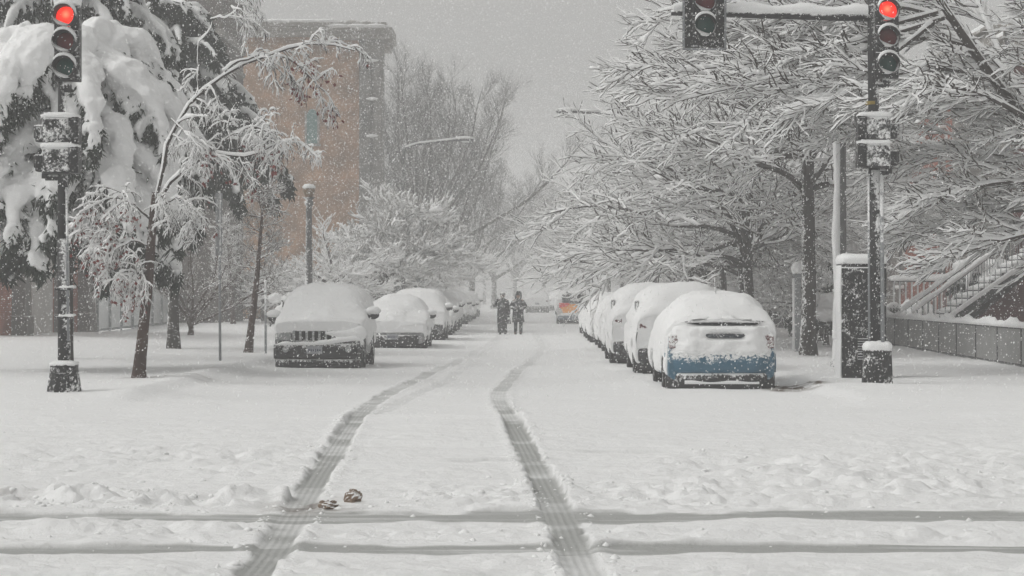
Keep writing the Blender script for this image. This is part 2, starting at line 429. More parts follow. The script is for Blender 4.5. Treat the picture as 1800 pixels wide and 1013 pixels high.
def ground_piece(name, mask):
    nx, ny = len(gx), len(gy)
    i = np.arange(ny - 1)[:, None]; j = np.arange(nx - 1)[None, :]
    q = np.stack([i * nx + j, i * nx + j + 1, (i + 1) * nx + j + 1, (i + 1) * nx + j], -1).reshape(-1, 4)
    xc = (gx[:-1] + gx[1:]) / 2; yc = (gy[:-1] + gy[1:]) / 2
    XC, YC = np.meshgrid(xc, yc)
    q = q[mask(XC, YC).ravel()]
    u, inv = np.unique(q, return_inverse=True); q = inv.reshape(-1, 4)
    mb = MB(); mb.add(np.stack([GX.ravel()[u], GY.ravel()[u], gh[u]], 1), q)
    o = mb.build(name, M_GROUND, None, True)
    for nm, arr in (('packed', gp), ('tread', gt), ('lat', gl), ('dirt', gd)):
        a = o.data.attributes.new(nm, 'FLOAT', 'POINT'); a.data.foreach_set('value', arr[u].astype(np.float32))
    return o
is_road = lambda x, y: (y < 33) | ((x > KL) & (x < KR))
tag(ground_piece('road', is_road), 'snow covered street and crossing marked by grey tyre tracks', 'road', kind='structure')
tag(ground_piece('pavement', lambda x, y: ~is_road(x, y) & (x > -9) & (x < 10.4)), 'snow covered pavements on both sides of the street', 'pavement', kind='structure')
tag(ground_piece('ground', lambda x, y: ~is_road(x, y) & ~((x > -9) & (x < 10.4))), 'snow covered yards and lawn beyond the pavements', 'ground', kind='structure')

def clods(n):
    g = np.random.default_rng(77); V = []; 
    rows = [(17.6, .45, -8, -2.2, .34), (16.95, .10, -8, -.5, .08), (18.0, .7, -1, 1.3, .08), (18.9, 1.5, 1.2, 8, .15), (22.2, 1.4, 1.5, 8, .10), (22, 1.5, -8, -2.2, .08), (14.75, .25, -8, 8, .08)]
    base = np.array([(math.cos(a) * math.cos(e), math.sin(a) * math.cos(e), math.sin(e)) for e in (-.6, .35) for a in np.arange(6) * math.pi / 3 + e] + [(0, 0, 1), (0, 0, -1)])
    Fi = [(i, (i + 1) % 6, 6 + (i + 1) % 6, 6 + i) for i in range(6)]; Ft = [(6 + i, 6 + (i + 1) % 6, 12) for i in range(6)]
    t = MB(); P_ = []
    for (yc, sy, xa, xb, sh) in rows:
        m = int(n * sh); P_.append(np.stack([g.uniform(xa, xb, m), yc + g.normal(0, sy, m)], 1))
    for pth in (TR_L, TR_R):
        q = smooth_path(pth); q = q[q[:, 1] < 34]; i = g.integers(0, len(q) - 1, 420); f = g.random(420)[:, None]
        P_.append(q[i] * (1 - f) + q[i + 1] * f + np.stack([g.choice([-1, 1], 420) * (.15 + np.abs(g.normal(0, .05, 420))), g.normal(0, .05, 420)], 1))
    P_ = np.vstack(P_); z = ground_z(P_[:, 0], P_[:, 1])[0]; sz = .006 + .026 * g.random(len(P_)) ** 3; z = z - sz * .35
    VV = P_[:, None, :] * 0; 
    VV = np.concatenate([P_, z[:, None]], 1)[:, None, :] + base[None] * (sz[:, None] * g.uniform(.6, 1.4, (len(P_), 3)))[:, None, :] * g.uniform(.7, 1.25, (len(P_), 14, 1))
    off = np.arange(len(P_))[:, None, None] * 14
    t.add(VV.reshape(-1, 3), (off + np.array(Fi)[None]).reshape(-1, 4)); t.f.append(((off + np.array(Ft)[None]).reshape(-1, 3), np.zeros(len(P_) * 6, int)))
    o = t.build('snow_clods', M_SNOWF, None, True); tag(o, 'small clods of churned snow thrown up along the wheel ruts', 'snow clods', kind='stuff')
clods(2600)

# ------------------------------------------------------------------ buildings
M_TOWER = mat_brick('orange_brick', (.42, .235, .13), (.36, .20, .112), (.42, .31, .22), 1.0, .05)
M_REDBRICK = mat_brick('red_brick', (.30, .085, .05), (.24, .07, .045), (.25, .2, .18), 1.0, .08)
M_DKBRICK = mat_brick('dark_red_brick', (.085, .018, .016), (.065, .016, .014), (.10, .07, .065), 1.0, .10)
M_STONE = mat_brick('grey_stone', (.24, .225, .21), (.20, .19, .18), (.12, .115, .11), .35, .08)
M_BROWNST = mat_brick('brown_stone', (.10, .082, .07), (.085, .07, .062), (.11, .10, .09), .6, .05)
M_CONC = mat_specked('smooth_render', (.48, .46, .44), .2, 9, .85, .2, .3)
M_PILAST = mat_specked('dark_pilaster', (.15, .14, .13), .24, 12, .85, .25, .3)
M_TEAL = principled('teal_glass', (.12, .24, .23), .3)
M_GLASS = principled('dark_glass', (.02, .022, .025), .12, 0, .5)
M_FROST = mat_specked('frosted_glass', (.74, .76, .76), .18, 5, .35, .2, .3)
M_TRIM = mat_specked('stone_trim', (.30, .28, .26), .3, 8, .8, .15, .3)

TY = 120.0
ch = thing('church', 'brick church with square orange brick tower above the snowy left trees', 'church', (WX(545, TY), TY, 0))
ox = WX(545, TY)
x0, x1 = WX(405, TY) - ox, WX(632, TY) - ox
zt = WZ(50, TY)
t = MB(); t.box(((x0 + x1) / 2, 4.2, zt / 2), (x1 - x0, 8.0, zt)); t.build('tower', M_TOWER, ch)
pr0, pr1 = x1 + .003, WX(671, TY) - ox
t = MB(); zp = WZ(71, TY)
t.box(((pr0 + pr1) / 2, 1.0, zp / 2), (pr1 - pr0, 2.6, zp))
t.box((pr0 + .30, -.38, zp / 2 - .2), (.5, .16, zp - .6)); t.box((pr1 - .22, -.38, zp / 2 - .2), (.36, .16, zp - .6))
t.build('corner_pier', M_STONE, ch)
for py, wd in ((108, .5), (175, .45), (240, .45)):
    t = MB(); t.ell(((pr0 + pr1) / 2 + .1, -.36, WZ(py, TY)), (wd, .16, .10)); t.build('ledge_snow', M_SNOW, ch, True)
t = MB()
for k, (ex, dz, hh) in enumerate(((.05, 0, .22), (.16, .225, .2), (.30, .43, .26))):
    t.box(((x0 + pr1) / 2 - .1, 3.8, zt - .45 + dz + hh / 2), (pr1 - x0 + .2 + ex * 2, 9.0 + ex * 2, hh))
t.box(((pr0 + pr1) / 2 - .3, 1.0, zp + .16), (pr1 - pr0 + 1.5, 3.2, .3))
t.box(((pr0 + pr1) / 2 - .35, 1.0, zp + .46), (pr1 - pr0 + 1.9, 3.5, .3))
t.box(((pr0 + pr1) / 2 - .9, 1.4, zp + .86), (1.5, 2.2, .46))
t.build('cornice', M_TRIM, ch, bevel=.03)
t = MB()
for k in range(9):
    t.ell((x0 + .6 + k * (pr1 - x0 - .4) / 8.6 + rnd.uniform(-.2, .2), -.7, zt + .28 if k < 6 else zp + .66), (.75, .5, .12))
t.build('cornice_snow', M_SNOW, ch, True)
wx = WX(548, TY) - ox; t = MB()
wz0, wz1 = WZ(252, TY), WZ(196, TY)
pol = [(wx - .28, wz0), (wx + .28, wz0)] + [(wx + .28 * math.cos(a), wz1 - .28 + .42 * math.sin(a)) for a in np.linspace(0, math.pi, 9)]
t.prism(pol, .12, .17); win = t.build('window', M_TEAL, ch)
t = MB(); t.box((wx - .34, .16, (wz0 + wz1) / 2), (.10, .12, wz1 - wz0)); t.box((wx + .34, .16, (wz0 + wz1) / 2), (.10, .12, wz1 - wz0)); t.box((wx, .15, wz0 - .08), (.9, .2, .14))
t.build('window_surround', M_TRIM, win)
# brown stone wing nearer the street's left, rising out of the frame
xa, xb = WX(160, 100) - ox, WX(388, 100) - ox
t = MB(); t.box(((xa + xb) / 2, -16, 10), (xb - xa, 8, 20)); t.build('wing_wall', M_BROWNST, ch)
t = MB(); t.box(((xa + xb) / 2, -16, WZ(58, 100)), (xb - xa + .24, 8.24, .35)); t.box(((xa + xb) / 2, -16, WZ(104, 100)), (xb - xa + .16, 8.16, .18)); t.build('string_course', M_STONE, ch)
t = MB(); t.prism([(xa - .3, 20), (xb + .3, 20), ((xa + xb) / 2, 24)], -20.2, -11.8); t.build('wing_roof', M_SNOW, ch)

# low brick building beside the lawn
LX = -15.6
lb = thing('brick_building', 'low red brick building with grey pilasters behind the snowy evergreen', 'building', (LX, 66, 0))
t = MB(); t.box((-4, 6.9, 3.2), (8, 14.2, 6.8)); t.build('wall', M_REDBRICK, lb)
t = MB(); t.box((.06, 3.7 + 3.1, 3.0), (.14, 3.1, 6.4)); t.build('render_panel', M_CONC, lb)
for yy in (3.4, 9.6, 13.6):
    t = MB(); t.box((.16, yy, 3.1), (.5, .8, 6.6)); t.box((.18, yy, .45), (.62, .95, .9)); t.build('pilaster', M_PILAST, lb, bevel=.03)
t = MB(); t.box((-4, 6.9, 6.72), (8.7, 14.9, .24)); t.build('roof', M_TRIM, lb)
t = MB(); t.box((-4, 6.9, 6.97), (8.6, 14.8, .26)); t.build('roof_snow', M_SNOW, lb, bevel=.1)

# glass screen wall running on from it
ax, ay, bx, by = WX(146, 78.0), 78.0 + 2.3, WX(297, 100), 100.0
gw = thing('glass_wall', 'low frosted glass wall with steel posts behind the red leaved tree', 'glass wall', (ax, ay, zat(ax, ay) - .05))
dv = np.array([bx - ax, by - ay]); ln = np.hypot(*dv); dv /= ln; ga = math.atan2(dv[1], dv[0])
def gpt(s, off=0): return (dv[0] * s - dv[1] * off, dv[1] * s + dv[0] * off)
t = MB(); c = gpt(ln / 2); t.box((c[0], c[1], 1.0), (ln, .03, 1.85), rz=ga); t.build('glass_panel', M_FROST, gw)
for k in range(8):
    t = MB(); c = gpt(ln * k / 7, -.06); t.box((c[0], c[1], 1.05), (.09, .09, 2.15), rz=ga); t.build('post', M_STEEL, gw)
for z in (1.62, .12):
    t = MB(); c = gpt(ln / 2, -.05); t.box((c[0], c[1], z), (ln, .1, .09), rz=ga); t.build('rail', M_STEEL, gw)
t = MB(); c = gpt(ln / 2); t.box((c[0], c[1], 2.02), (ln + .1, .22, .14), rz=ga); t.build('top_snow', M_SNOW, gw, bevel=.05)

# row houses behind the right trees
HX = 15.2
def row_house(y0, wd, ht, mt, label, door_side):
    h = thing('row_house', label, 'house', (HX, y0, .2), group='row houses behind the right trees')
    t = MB(); t.box((4.0, wd / 2, ht / 2), (8.0, wd - .01, ht)); t.build('wall', mt, h)
    b0 = wd * (.08 if door_side else .44)
    t = MB(); t.prism([(-.003, b0), (-.9, b0 + .7), (-.9, b0 + 2.0), (-.003, b0 + 2.7)], 0, ht - 1.0, axis='Z'); t.build('bay', mt, h)
    t = MB(); t.box((-.1, wd / 2, ht - .25), (.5, wd, .5)); t.box((-.2, wd / 2, ht + .07), (.7, wd, .13)); t.build('cornice', M_TRIM, h, bevel=.03)
    t = MB(); t.box((3.7, wd / 2, ht + .25), (8.2, wd, .22)); t.build('roof_snow', M_SNOW, h, bevel=.08)
    for fl in range(3):
        zz = 1.7 + fl * 2.9
        for (xx, yy) in ((-.92, b0 + 1.35), (-.02, wd * (.75 if door_side else .2))):
            if fl == 0 and xx > -.5: continue
            t = MB(); t.box((xx, yy, zz + .85), (.05, .95, 1.75)); wi = t.build('window', M_GLASS, h)
            t = MB(); 
            for s_ in (-1, 1): t.box((xx - .03, yy + s_ * .5, zz + .85), (.08, .08, 1.8))
            t.box((xx - .03, yy, zz + .85), (.07, .9, .05)); t.box((xx - .04, yy, zz + 1.78), (.1, 1.1, .1)); t.build('frame', M_TRIM, wi)
            t = MB(); t.box((xx - .10, yy, zz - .08), (.22, 1.15, .12)); t.build('sill', M_SNOW, wi, bevel=.03)
    yd = wd * (.75 if door_side else .2)
    t = MB(); t.box((-.02, yd, 2.9), (.06, 1.0, 2.1)); d = t.build('door', M_BLACK, h, bevel=.01)
    t = MB(); t.cyl((-.06, yd + .38, 2.85), (-.12, yd + .38, 2.85), .04); t.build('handle', M_STEEL, d)
    return h
row_house(50, 11, 8.5, M_DKBRICK, 'dark red brick row house with iron stair rising to it', 1)
row_house(61, 11.2, 9.2, M_DKBRICK, 'dark red brick row house with snow covered porch rail', 0)
row_house(72.2, 9, 9.8, M_STONE, 'grey stone row house behind the controller cabinet', 1)
row_house(81.2, 9, 9.0, M_REDBRICK, 'red brick row house behind the tree with dark straight trunk', 0)
row_house(90.2, 10, 9.6, M_STONE, 'pale grey row house farthest up the street', 1)
# ------------------------------------------------------------------ street furniture
M_RED_ON = principled('red_lens_lit', (.3, .0, .0), .25)
def _redlens():
    m = M_RED_ON; b = m.node_tree.nodes['Principled BSDF']
    tc = N(m, 'ShaderNodeTexCoord'); gd = N(m, 'ShaderNodeVectorMath'); gd.operation = 'LENGTH'
    mp = N(m, 'ShaderNodeMapping'); mp.inputs['Location'].default_value = (0, 0, -.03); mp.inputs['Scale'].default_value = (1, 0, 1)
    L(m, tc.outputs['Object'], mp.inputs['Vector']); L(m, mp.outputs[0], gd.inputs[0])
    mr = N(m, 'ShaderNodeMapRange'); mr.inputs['From Min'].default_value = .0; mr.inputs['From Max'].default_value = .13
    L(m, gd.outputs['Value'], mr.inputs['Value'])
    cr = N(m, 'ShaderNodeValToRGB'); e = cr.color_ramp.elements
    e[0].position = 0; e[0].color = (1, .26, .13, 1); e[1].position = 1; e[1].color = (.85, .012, .004, 1)
    e2 = e.new(.55); e2.color = (1, .035, .012, 1)
    L(m, mr.outputs[0], cr.inputs['Fac']); L(m, cr.outputs[0], b.inputs['Emission Color']); b.inputs['Emission Strength'].default_value = 1.7
_redlens()
M_RED_OFF = mat_specked('red_lens_dark', (.16, .005, .008), .12, 60, .25, .3, .0)
M_GRN_OFF = mat_specked('green_lens_dark', (.004, .075, .06), .12, 60, .25, .3, .0)

def signal_head(parent, cx, zs, pitch, r, cols, backplate=None, yf=-.15):
    """housing with lenses, visors and snow; zs = height of the top lens"""
    n = len(cols); zc = zs - pitch * (n - 1) / 2
    t = MB(); t.box((cx, yf + .1, zc), (2 * r + .05, .2, pitch * n))
    for k in range(n): t.box((cx, yf - .006, zs - k * pitch), (2 * r + .03, .03, pitch - .02))
    h = t.build('signal_head', M_BLACK, parent, bevel=.02)
    if backplate:
        t = MB(); w_, h_, zc2 = backplate; t.box((cx, yf + .03, zc2), (w_, .02, h_)); t.build('backplate', M_BLACK, h, bevel=.009)
        t = MB()
        for s_ in (-1, 1): t.box((cx + s_ * (w_ / 2 - .02), yf + .013, zc2), (.035, .012, h_ - .02))
        t.box((cx, yf + .013, zc2 - h_ / 2 + .02), (w_ - .08, .012, .035))
        t.build('reflective_border', M_STEEL, h)
    for k, m in enumerate(cols):
        z = zs - k * pitch
        t = MB(); t.lathe([(r - .015, 0), (r - .02, -.012), (r * .6, -.035), (0.001, -.045)], (0, 0, 0), 'Y', 24)
        t.build('lens', m, h, True, (cx, yf - .02, z))
        t = MB(); t.lathe([(r - .012, 0), (r - .006, -.26), (r + .006, -.26), (r + .004, 0)], (0, 0, 0), 'Y', 26, 0, R(-62), R(242))
        t.build('visor', M_BLACK, h, True, (cx, yf - .02, z))
        t = MB(); a = np.linspace(R(28), R(152), 13); secs = []
        for q in a:
            th = .055 * max(0, math.sin((q - R(28)) / R(124) * math.pi)) ** .6 + .008
            ring = [(r + .004, .0), (r + th * .8, -.02), (r + th, -.10), (r + th * .85, -.22), (r + .004, -.265)]
            secs.append([(rr * math.cos(q), hh, rr * math.sin(q)) for rr, hh in ring])
        t.loft(secs)
        a = np.linspace(R(195), R(300), 10); secs = []
        for q in a:
            th = .05 * max(0, math.sin((q - R(195)) / R(105) * math.pi)) ** .7 + .004
            ring = [(r - .014, -.03), (r - .014 - th * .6, -.05), (r - .014 - th, -.16), (r - .013, -.25)]
            secs.append([(rr * math.cos(q), hh, rr * math.sin(q)) for rr, hh in ring])
        t.loft(secs)
        t.build('visor_snow', M_SNOWF, h, True, (cx, yf - .02, z))
    return h
def pillow(t, c, d, m=0):
    """snow lying on a flat top: rounded slab c = centre of its underside"""
    secs = []
    for f, e in ((0, .98), (.45, 1.03), (.8, .94), (1.0, .72)):
        x, y = d[0] / 2 * e, d[1] / 2 * e; rr = min(x, y) * .45; q = []
        for (sx, sy, a0) in ((1, 1, 0), (-1, 1, 90), (-1, -1, 180), (1, -1, 270)):
            for k in range(5):
                a = R(a0 + k * 22.5); q.append((c[0] + sx * (x - rr) + rr * math.cos(a), c[1] + sy * (y - rr) + rr * math.sin(a), c[2] + f * d[2] + .015 * rnd.uniform(-1, 1)))
        secs.append(q)
    t.loft(secs, m)
def ped_head(parent, cx, cz, s_, mirror=1):
    t = MB(); t.box((cx, -.12, cz), (.40, .30, .40)); h = t.build('pedestrian_signal', M_BLACKS, parent, bevel=.03)
    t = MB(); t.box((cx + mirror * .27, -.12, cz + .01), (.139, .34, .40)); 
    t.box((cx + mirror * .27, -.296, cz + .01), (.10, .012, .33)); t.build('hood', M_BLACK, h, bevel=.012)
    t = MB(); t.box((cx - mirror * .27, -.02, cz - .03), (.14, .22, .26)); t.cyl((cx - mirror * .30, 0, cz - .10), (cx - mirror * .30, 0, cz + .10), .09); t.build('bracket', M_BLACK, h, bevel=.02)
    t = MB(); pillow(t, (cx + mirror * .05, -.12, cz + .2), (.56, .38, .07)); t.build('snow_cap', M_SNOWF, h, True)
    return h
def sig_base(parent, w0, w1, hh, snowtop=.1):
    secs = []
    for z, e in ((0, w0), (.05, w0), (.07, w0 * .97), (hh - .05, w1), (hh - .02, w1 * 1.03), (hh, w1 * .98)):
        q = []
        for k in range(8):
            a = R(22.5 + 45 * k); rr = e / 2 / math.cos(R(22.5)); q.append((rr * math.cos(a), rr * math.sin(a), z))
        secs.append(q)
    t = MB(); t.loft(secs); b = t.build('base', M_BLACK, parent, bevel=.012)
    t = MB(); t.box((0, -w0 / 2 + .012, hh * .5), (w0 * .3, .012, hh * .5), rx=-.04); t.build('hand_hole_cover', M_BLACK, b, bevel=.005)
    t = MB(); pillow(t, (0, 0, hh - .01), (w1 * 1.0, w1 * 1.0, snowtop)); t.ell((.0, 0, hh + snowtop * .5), (.16, .16, snowtop * .8)); t.build('snow_cap', M_SNOWF, b, True)

SY = 34.6; sx0 = 113; k_ = SY / F
lz = lambda py: (700 - py) * k_
lx = lambda px: (px - sx0) * k_
ls = thing('traffic_signal', 'black traffic signal post lit red in front of the snow laden evergreen', 'traffic light', (WX(sx0, SY), SY, 0), group='traffic signals')
ls.location.z = .0
sig_base(ls, 60 * k_, 46 * k_, lz(640), .05)
t = MB(); t.cyl((0, 0, lz(640)), (-.02, 0, lz(420)), .098, .088, 16); t.cyl((-.02, 0, lz(420)), (-.03, 0, lz(6)), .084, .062, 16); t.build('pole', M_POLE, ls, True)
for py in (508, 558):
    t = MB(); t.box((.0, -.0, lz(py)), (.24, .22, .035)); bd_ = t.build('band', M_BLACK, ls, bevel=.006)
    t = MB(); pillow(t, (.05, -.02, lz(py) + .016), (.24, .2, .03)); t.build('band_snow', M_SNOWF, bd_, True)
t = MB(); t.cyl((.075, -.07, lz(600)), (.05, -.07, lz(330)), .022, .02, 8); t.build('conduit', M_STEEL, ls, True)
hd = signal_head(ls, lx(120.5), lz(32), 45 * k_, .168, (M_RED_ON, M_RED_OFF, M_GRN_OFF))
t = MB(); pillow(t, (lx(120.5), -.07, lz(32) + 22 * k_), (.40, .24, .16)); t.build('snow_cap', M_SNOWF, hd, True)
t = MB(); t.cyl((-.03, 0, lz(158)), (lx(120.5), -.05, lz(158)), .045); t.cyl((lx(120.5), -.05, lz(163)), (lx(120.5), -.05, lz(145)), .06); t.cyl((-.035, 0, lz(5)), (lx(120.5), -.05, lz(5)), .045); t.build('bracket', M_BLACK, ls, True)
ped_head(ls, lx(104), lz(232), 1, 1); ped_head(ls, lx(104), lz(284), 1, 1)
t = MB(); t.cyl((lx(80), 0, lz(312)), (.0, 0, lz(312)), .05); t.cyl((lx(80), 0, lz(314)), (lx(80), 0, lz(296)), .06); t.build('bracket', M_BLACK, ls, True)

SY2 = 38.0; sx1 = 1542; k2 = SY2 / F
rz_ = lambda py: (684 - py) * k2
rx_ = lambda px: (px - sx1) * k2
rs = thing('traffic_signal', 'black traffic signal pole with mast arm beside the dark cabinet', 'traffic light', (WX(sx1, SY2), SY2, 0), group='traffic signals')
sig_base(rs, 54 * k2, 48 * k2, rz_(615), .14)
t = MB(); t.cyl((-.03, 0, rz_(612)), (-.05, 0, rz_(300)), .115, .10, 18); t.cyl((-.05, 0, rz_(300)), (-.10, 0, 7.6), .095, .075, 18); t.build('pole', M_POLE, rs, True)
t = MB(); t.cyl((-.14, -.05, rz_(608)), (-.15, -.05, rz_(310)), .022, .02, 8); t.cyl((.075, -.10, rz_(608)), (.06, -.09, rz_(310)), .035, .032, 8); t.build('conduit', M_STEEL, rs, True)
t = MB(); t.cyl((-.095, 0, rz_(185)), (-.097, 0, rz_(179)), .10, .10, 16); t.build('collar', principled('dull_yellow', (.25, .18, .03), .6), rs)
hd = signal_head(rs, rx_(1557), rz_(22), 47 * k2, .175, (M_RED_ON, M_RED_OFF, M_GRN_OFF), yf=-.12)
t = MB(); pillow(t, (rx_(1557), -.04, rz_(22) + 23.5 * k2), (.42, .24, .12)); t.build('snow_cap', M_SNOWF, hd, True)
t = MB(); t.cyl((-.09, 0, rz_(150)), (rx_(1557), -.03, rz_(150)), .045); t.cyl((rx_(1557), -.03, rz_(152)), (rx_(1557), -.03, rz_(138)), .06); t.cyl((-.09, 0, rz_(-6)), (rx_(1557), -.03, rz_(-6)), .045); t.build('bracket', M_BLACK, rs, True)
ped_head(rs, rx_(1540), rz_(228), 1, -1); ped_head(rs, rx_(1540), rz_(276), 1, -1)
t = MB(); t.cyl((rx_(1562), 0, rz_(303)), (-.05, 0, rz_(303)), .05); t.cyl((rx_(1562), 0, rz_(306)), (rx_(1562), 0, rz_(290)), .06); t.build('bracket', M_BLACK, rs, True)
t = MB(); t.cyl((-.09, 0, rz_(32)), (rx_(1180), 0, rz_(23)), .072, .05, 14); arm = t.build('mast_arm', M_BLACK, rs, True)
secs = []
for f in np.linspace(.02, .99, 30):
    x = -.09 + f * (rx_(1180) + .09); z = rz_(32 - 9 * f) + .055 - .02 * f; hh = .14 + .03 * math.sin(f * 23) + rnd.uniform(-.008, .008)
    secs.append([(x, -.06, z - .01), (x, -.075, z + hh * .45), (x, -.035, z + hh), (x, .035, z + hh), (x, .075, z + hh * .45), (x, .06, z - .01)])
t = MB(); t.loft(secs); t.build('arm_snow', M_SNOWF, arm, True)
hd = signal_head(rs, rx_(1236), rz_(-34), 42.5 * k2, .18, (M_RED_ON, M_RED_OFF, M_GRN_OFF), (.73, 1.60, rz_(8)), yf=-.30)
t = MB(); t.cyl((rx_(1236), -.12, rz_(24)), (rx_(1236), 0, rz_(24)), .05); t.build('bracket', M_BLACK, rs, True)

# controller cabinet
CY_ = 40.2; kc = CY_ / F
cb = thing('controller_cabinet', 'tall dark controller cabinet under thick snow beside the signal pole', 'cabinet', (WX(1519, CY_), CY_, 0))
wc = 79 * kc; hc = 212 * kc
t = MB(); t.box((0, .35, hc / 2), (wc, .7, hc)); bd = t.build('body', M_BLACK, cb, bevel=.02)
t = MB(); t.box((0, -.012, hc * .55), (wc - .1, .03, hc * .82)); d = t.build('door', M_BLACK, cb, bevel=.012)
t = MB(); t.cyl((wc * .28, -.03, hc * .5), (wc * .28, -.09, hc * .5), .025); t.box((wc * .28, -.09, hc * .47), (.03, .02, .16)); t.build('handle', M_STEEL, d)
t = MB()
for q in range(9): t.box((wc * .0, -.034, .42 + q * .045), (wc * .3, .02, .022), rx=.5)
t.build('vent', M_BLACK, d)
t = MB(); pillow(t, (0, .33, hc - .01), (wc + .06, .78, .17)); t.box((0, -.01, hc - .085), (wc, .05, .02)); t.build('snow_cap', M_SNOWF, cb, True)
t = MB(); secs = []
for z in np.linspace(.0, hc * .98, 26):
    th = .035 + .025 * math.sin(z * 5) + rnd.uniform(-.008, .012)
    secs.append([(-wc / 2 + .004, .02, z), (-wc / 2 - th * .7, .06, z), (-wc / 2 - th, .3, z), (-wc / 2 - th * .6, .62, z), (-wc / 2 + .004, .68, z)])
t.loft(secs); t.build('side_snow', M_SNOWF, cb, True)

# cobra head lamps
def cobra(px_pole, Y, py_arm, tips, label, sgn):
    X0 = WX(px_pole, Y); h = WZ(py_arm, Y)
    b = thing('street_lamp', label, 'street lamp', (X0, Y, .05), group='cobra head street lamps')
    t = MB(); t.cyl((0, 0, 0), (0, 0, h), .11, .07, 12); t.cyl((0, 0, 0), (0, 0, .4), .17, .15, 12); t.build('pole', M_LAMP, b, True)
    pts = np.array([(0, h - .15)] + [((px - px_pole) / F * Y, WZ(py, Y)) for px, py in tips])
    t = MB(); t2 = MB()
    for (a, c) in zip(pts[:-1], pts[1:]):
        t.cyl((a[0], 0, a[1]), (c[0], 0, c[1]), .05, .045, 8)
        t2.cyl((a[0], 0, a[1] + .075), (c[0], 0, c[1] + .075), .05, .05, 8)
    t.build('arm', M_LAMP, b, True); t2.build('arm_snow', M_SNOW, b, True)
    e = pts[-1]; q = pts[-2]; dx = np.sign(e[0] - q[0])
    t = MB(); t.ell((e[0] + dx * .28, 0, e[1]), (.40, .17, .085)); hd = t.build('lamp_head', M_LAMP, b, True)
    t = MB(); t.ell((e[0] + dx * .30, 0, e[1] - .05), (.22, .13, .07)); t.build('lens', M_FROST, hd, True)
    t = MB(); t.ell((e[0] + dx * .26, 0, e[1] + .085), (.42, .18, .085)); t.build('snow_cap', M_SNOW, hd, True)
    return b
cobra(709, 102, 258, [(735, 256), (770, 252), (806, 248)], 'grey cobra head street lamp reaching right in front of the tall bare tree', 1)
cobra(1150, 87.6, 206, [(1135, 211), (1110, 208), (1060, 202), (1008, 199)], 'grey cobra head street lamp reaching left out of the right trees', -1)

M_LANT = mat_specked('amber_glass', (.20, .14, .09), .25, 20, .3, .2, .1)
def lantern(px, Y, pt, lw, wb, wt, label, rough_snow=0.0):
    X0 = WX(px, Y); h = WZ(pt, Y)
    b = thing('post_lamp', label, 'street lamp', (X0, Y, .08), group='post top lanterns')
    t = MB(); t.lathe([(wb * 1.9, 0), (wb * 1.9, .12), (wb * 1.5, .22), (wb * 1.25, .9), (wb, 1.05), (wt, h - .25), (wt * 1.5, h - .22), (wt * 1.5, h - .12), (wt, h - .08), (wt * 2.2, h), (.001, h)], n=14); t.build('pole', M_GREYPOLE, b, True)
    t = MB(); t.lathe([(lw * .30, h), (lw * .5, h + lw * .55), (lw * .44, h + lw * .75), (.001, h + lw * .8)], n=16); t.build('lantern', M_LANT, b, True)
    t = MB(); t.lathe([(lw * .5, h + lw * .72), (lw * .55, h + lw * .85), (lw * .36, h + lw * 1.05), (.001, h + lw * 1.12)], n=16); t.build('snow_cap', M_SNOW, b, True)
    if rough_snow:
        t = MB(); secs = []
        for z in np.linspace(.6, h - .3, 24):
            th = rough_snow * (.8 + .5 * math.sin(z * 3) * rnd.random()); r_ = wb + (wt - wb) * (z / h)
            secs.append([(r_ * math.cos(a) * (1 if k in (0, 6) else 1 + th / r_), r_ * math.sin(a) * (1 if k in (0, 6) else 1 + th / r_), z) for k, a in enumerate(np.linspace(R(105), R(255), 7))])
        t.loft(secs); t.build('side_snow', M_SNOW, b, True)
lantern(543, 66, 352, .36, .115, .085, 'slim post lamp with flared tan lantern behind the front parked car on the left')
lantern(1478, 46, 142, .56, .12, .10, 'tall post lamp with amber lantern behind the controller cabinet', .06)

# posts and signs
sp = thing('sign_post', 'slim grey sign post with two signs seen edge on by the lawn', 'sign', (WX(387, 50), 50, .05))
t = MB(); t.cyl((0, 0, 0), (-.02, 0, WZ(340, 50)), .03, .028, 8); t.build('post', M_STEEL, sp, True)
for za, zb in ((WZ(455, 50), WZ(402, 50)), (WZ(398, 50), WZ(342, 50))):
    t = MB(); t.box((-.02, -.045, (za + zb) / 2), (.46, .012, zb - za - .04), rz=R(80)); t.build('sign_plate', M_STEEL, sp)
p2 = thing('sign_post', 'short bare steel post beside the front parked car', 'post', (WX(467, 56), 56, .05))
t = MB(); t.cyl((0, 0, 0), (0, 0, WZ(500, 56)), .03, .03, 8); t.build('post', M_STEEL, p2, True)
t = MB(); t.ell((0, 0, WZ(500, 56) + .02), (.05, .05, .04)); t.build('snow_cap', M_SNOW, p2, True)
nb = thing('notice_board', 'grey snow topped board on posts beneath the white tree', 'board', (WX(719, 108), 108, .05))
t = MB(); t.box((0, 0, WZ(501, 108)), (1.3, .12, .95)); t.build('panel', M_STEEL, nb)
for q in (-1, 1):
    t = MB(); t.cyl((q * .68, 0, 0), (q * .68, 0, 2.5), .05); t.build('post', M_STEEL, nb)
t = MB(); pillow(t, (0, 0, WZ(501, 108) + .48), (1.5, .3, .16)); t.build('snow_cap', M_SNOW, nb, True)

# gate pier on the right
gp_ = thing('gate_pier', 'slim snow plastered gate pier with a ball of snow left of the dark trunk', 'pier', (WX(1402, 58), 58, .1))
t = MB(); t.box((0, 0, .95), (.16, .16, 1.9)); t.box((0, 0, 1.95), (.24, .24, .1)); t.build('pier', M_STEEL, gp_, bevel=.02)
t = MB(); t.ell((0, 0, 2.12), (.17, .17, .18)); pillow(t, (0, 0, 2.0), (.28, .28, .1)); t.box((-.10, 0, .95), (.05, .15, 1.85)); t.build('snow_cap', M_SNOW, gp_, True)

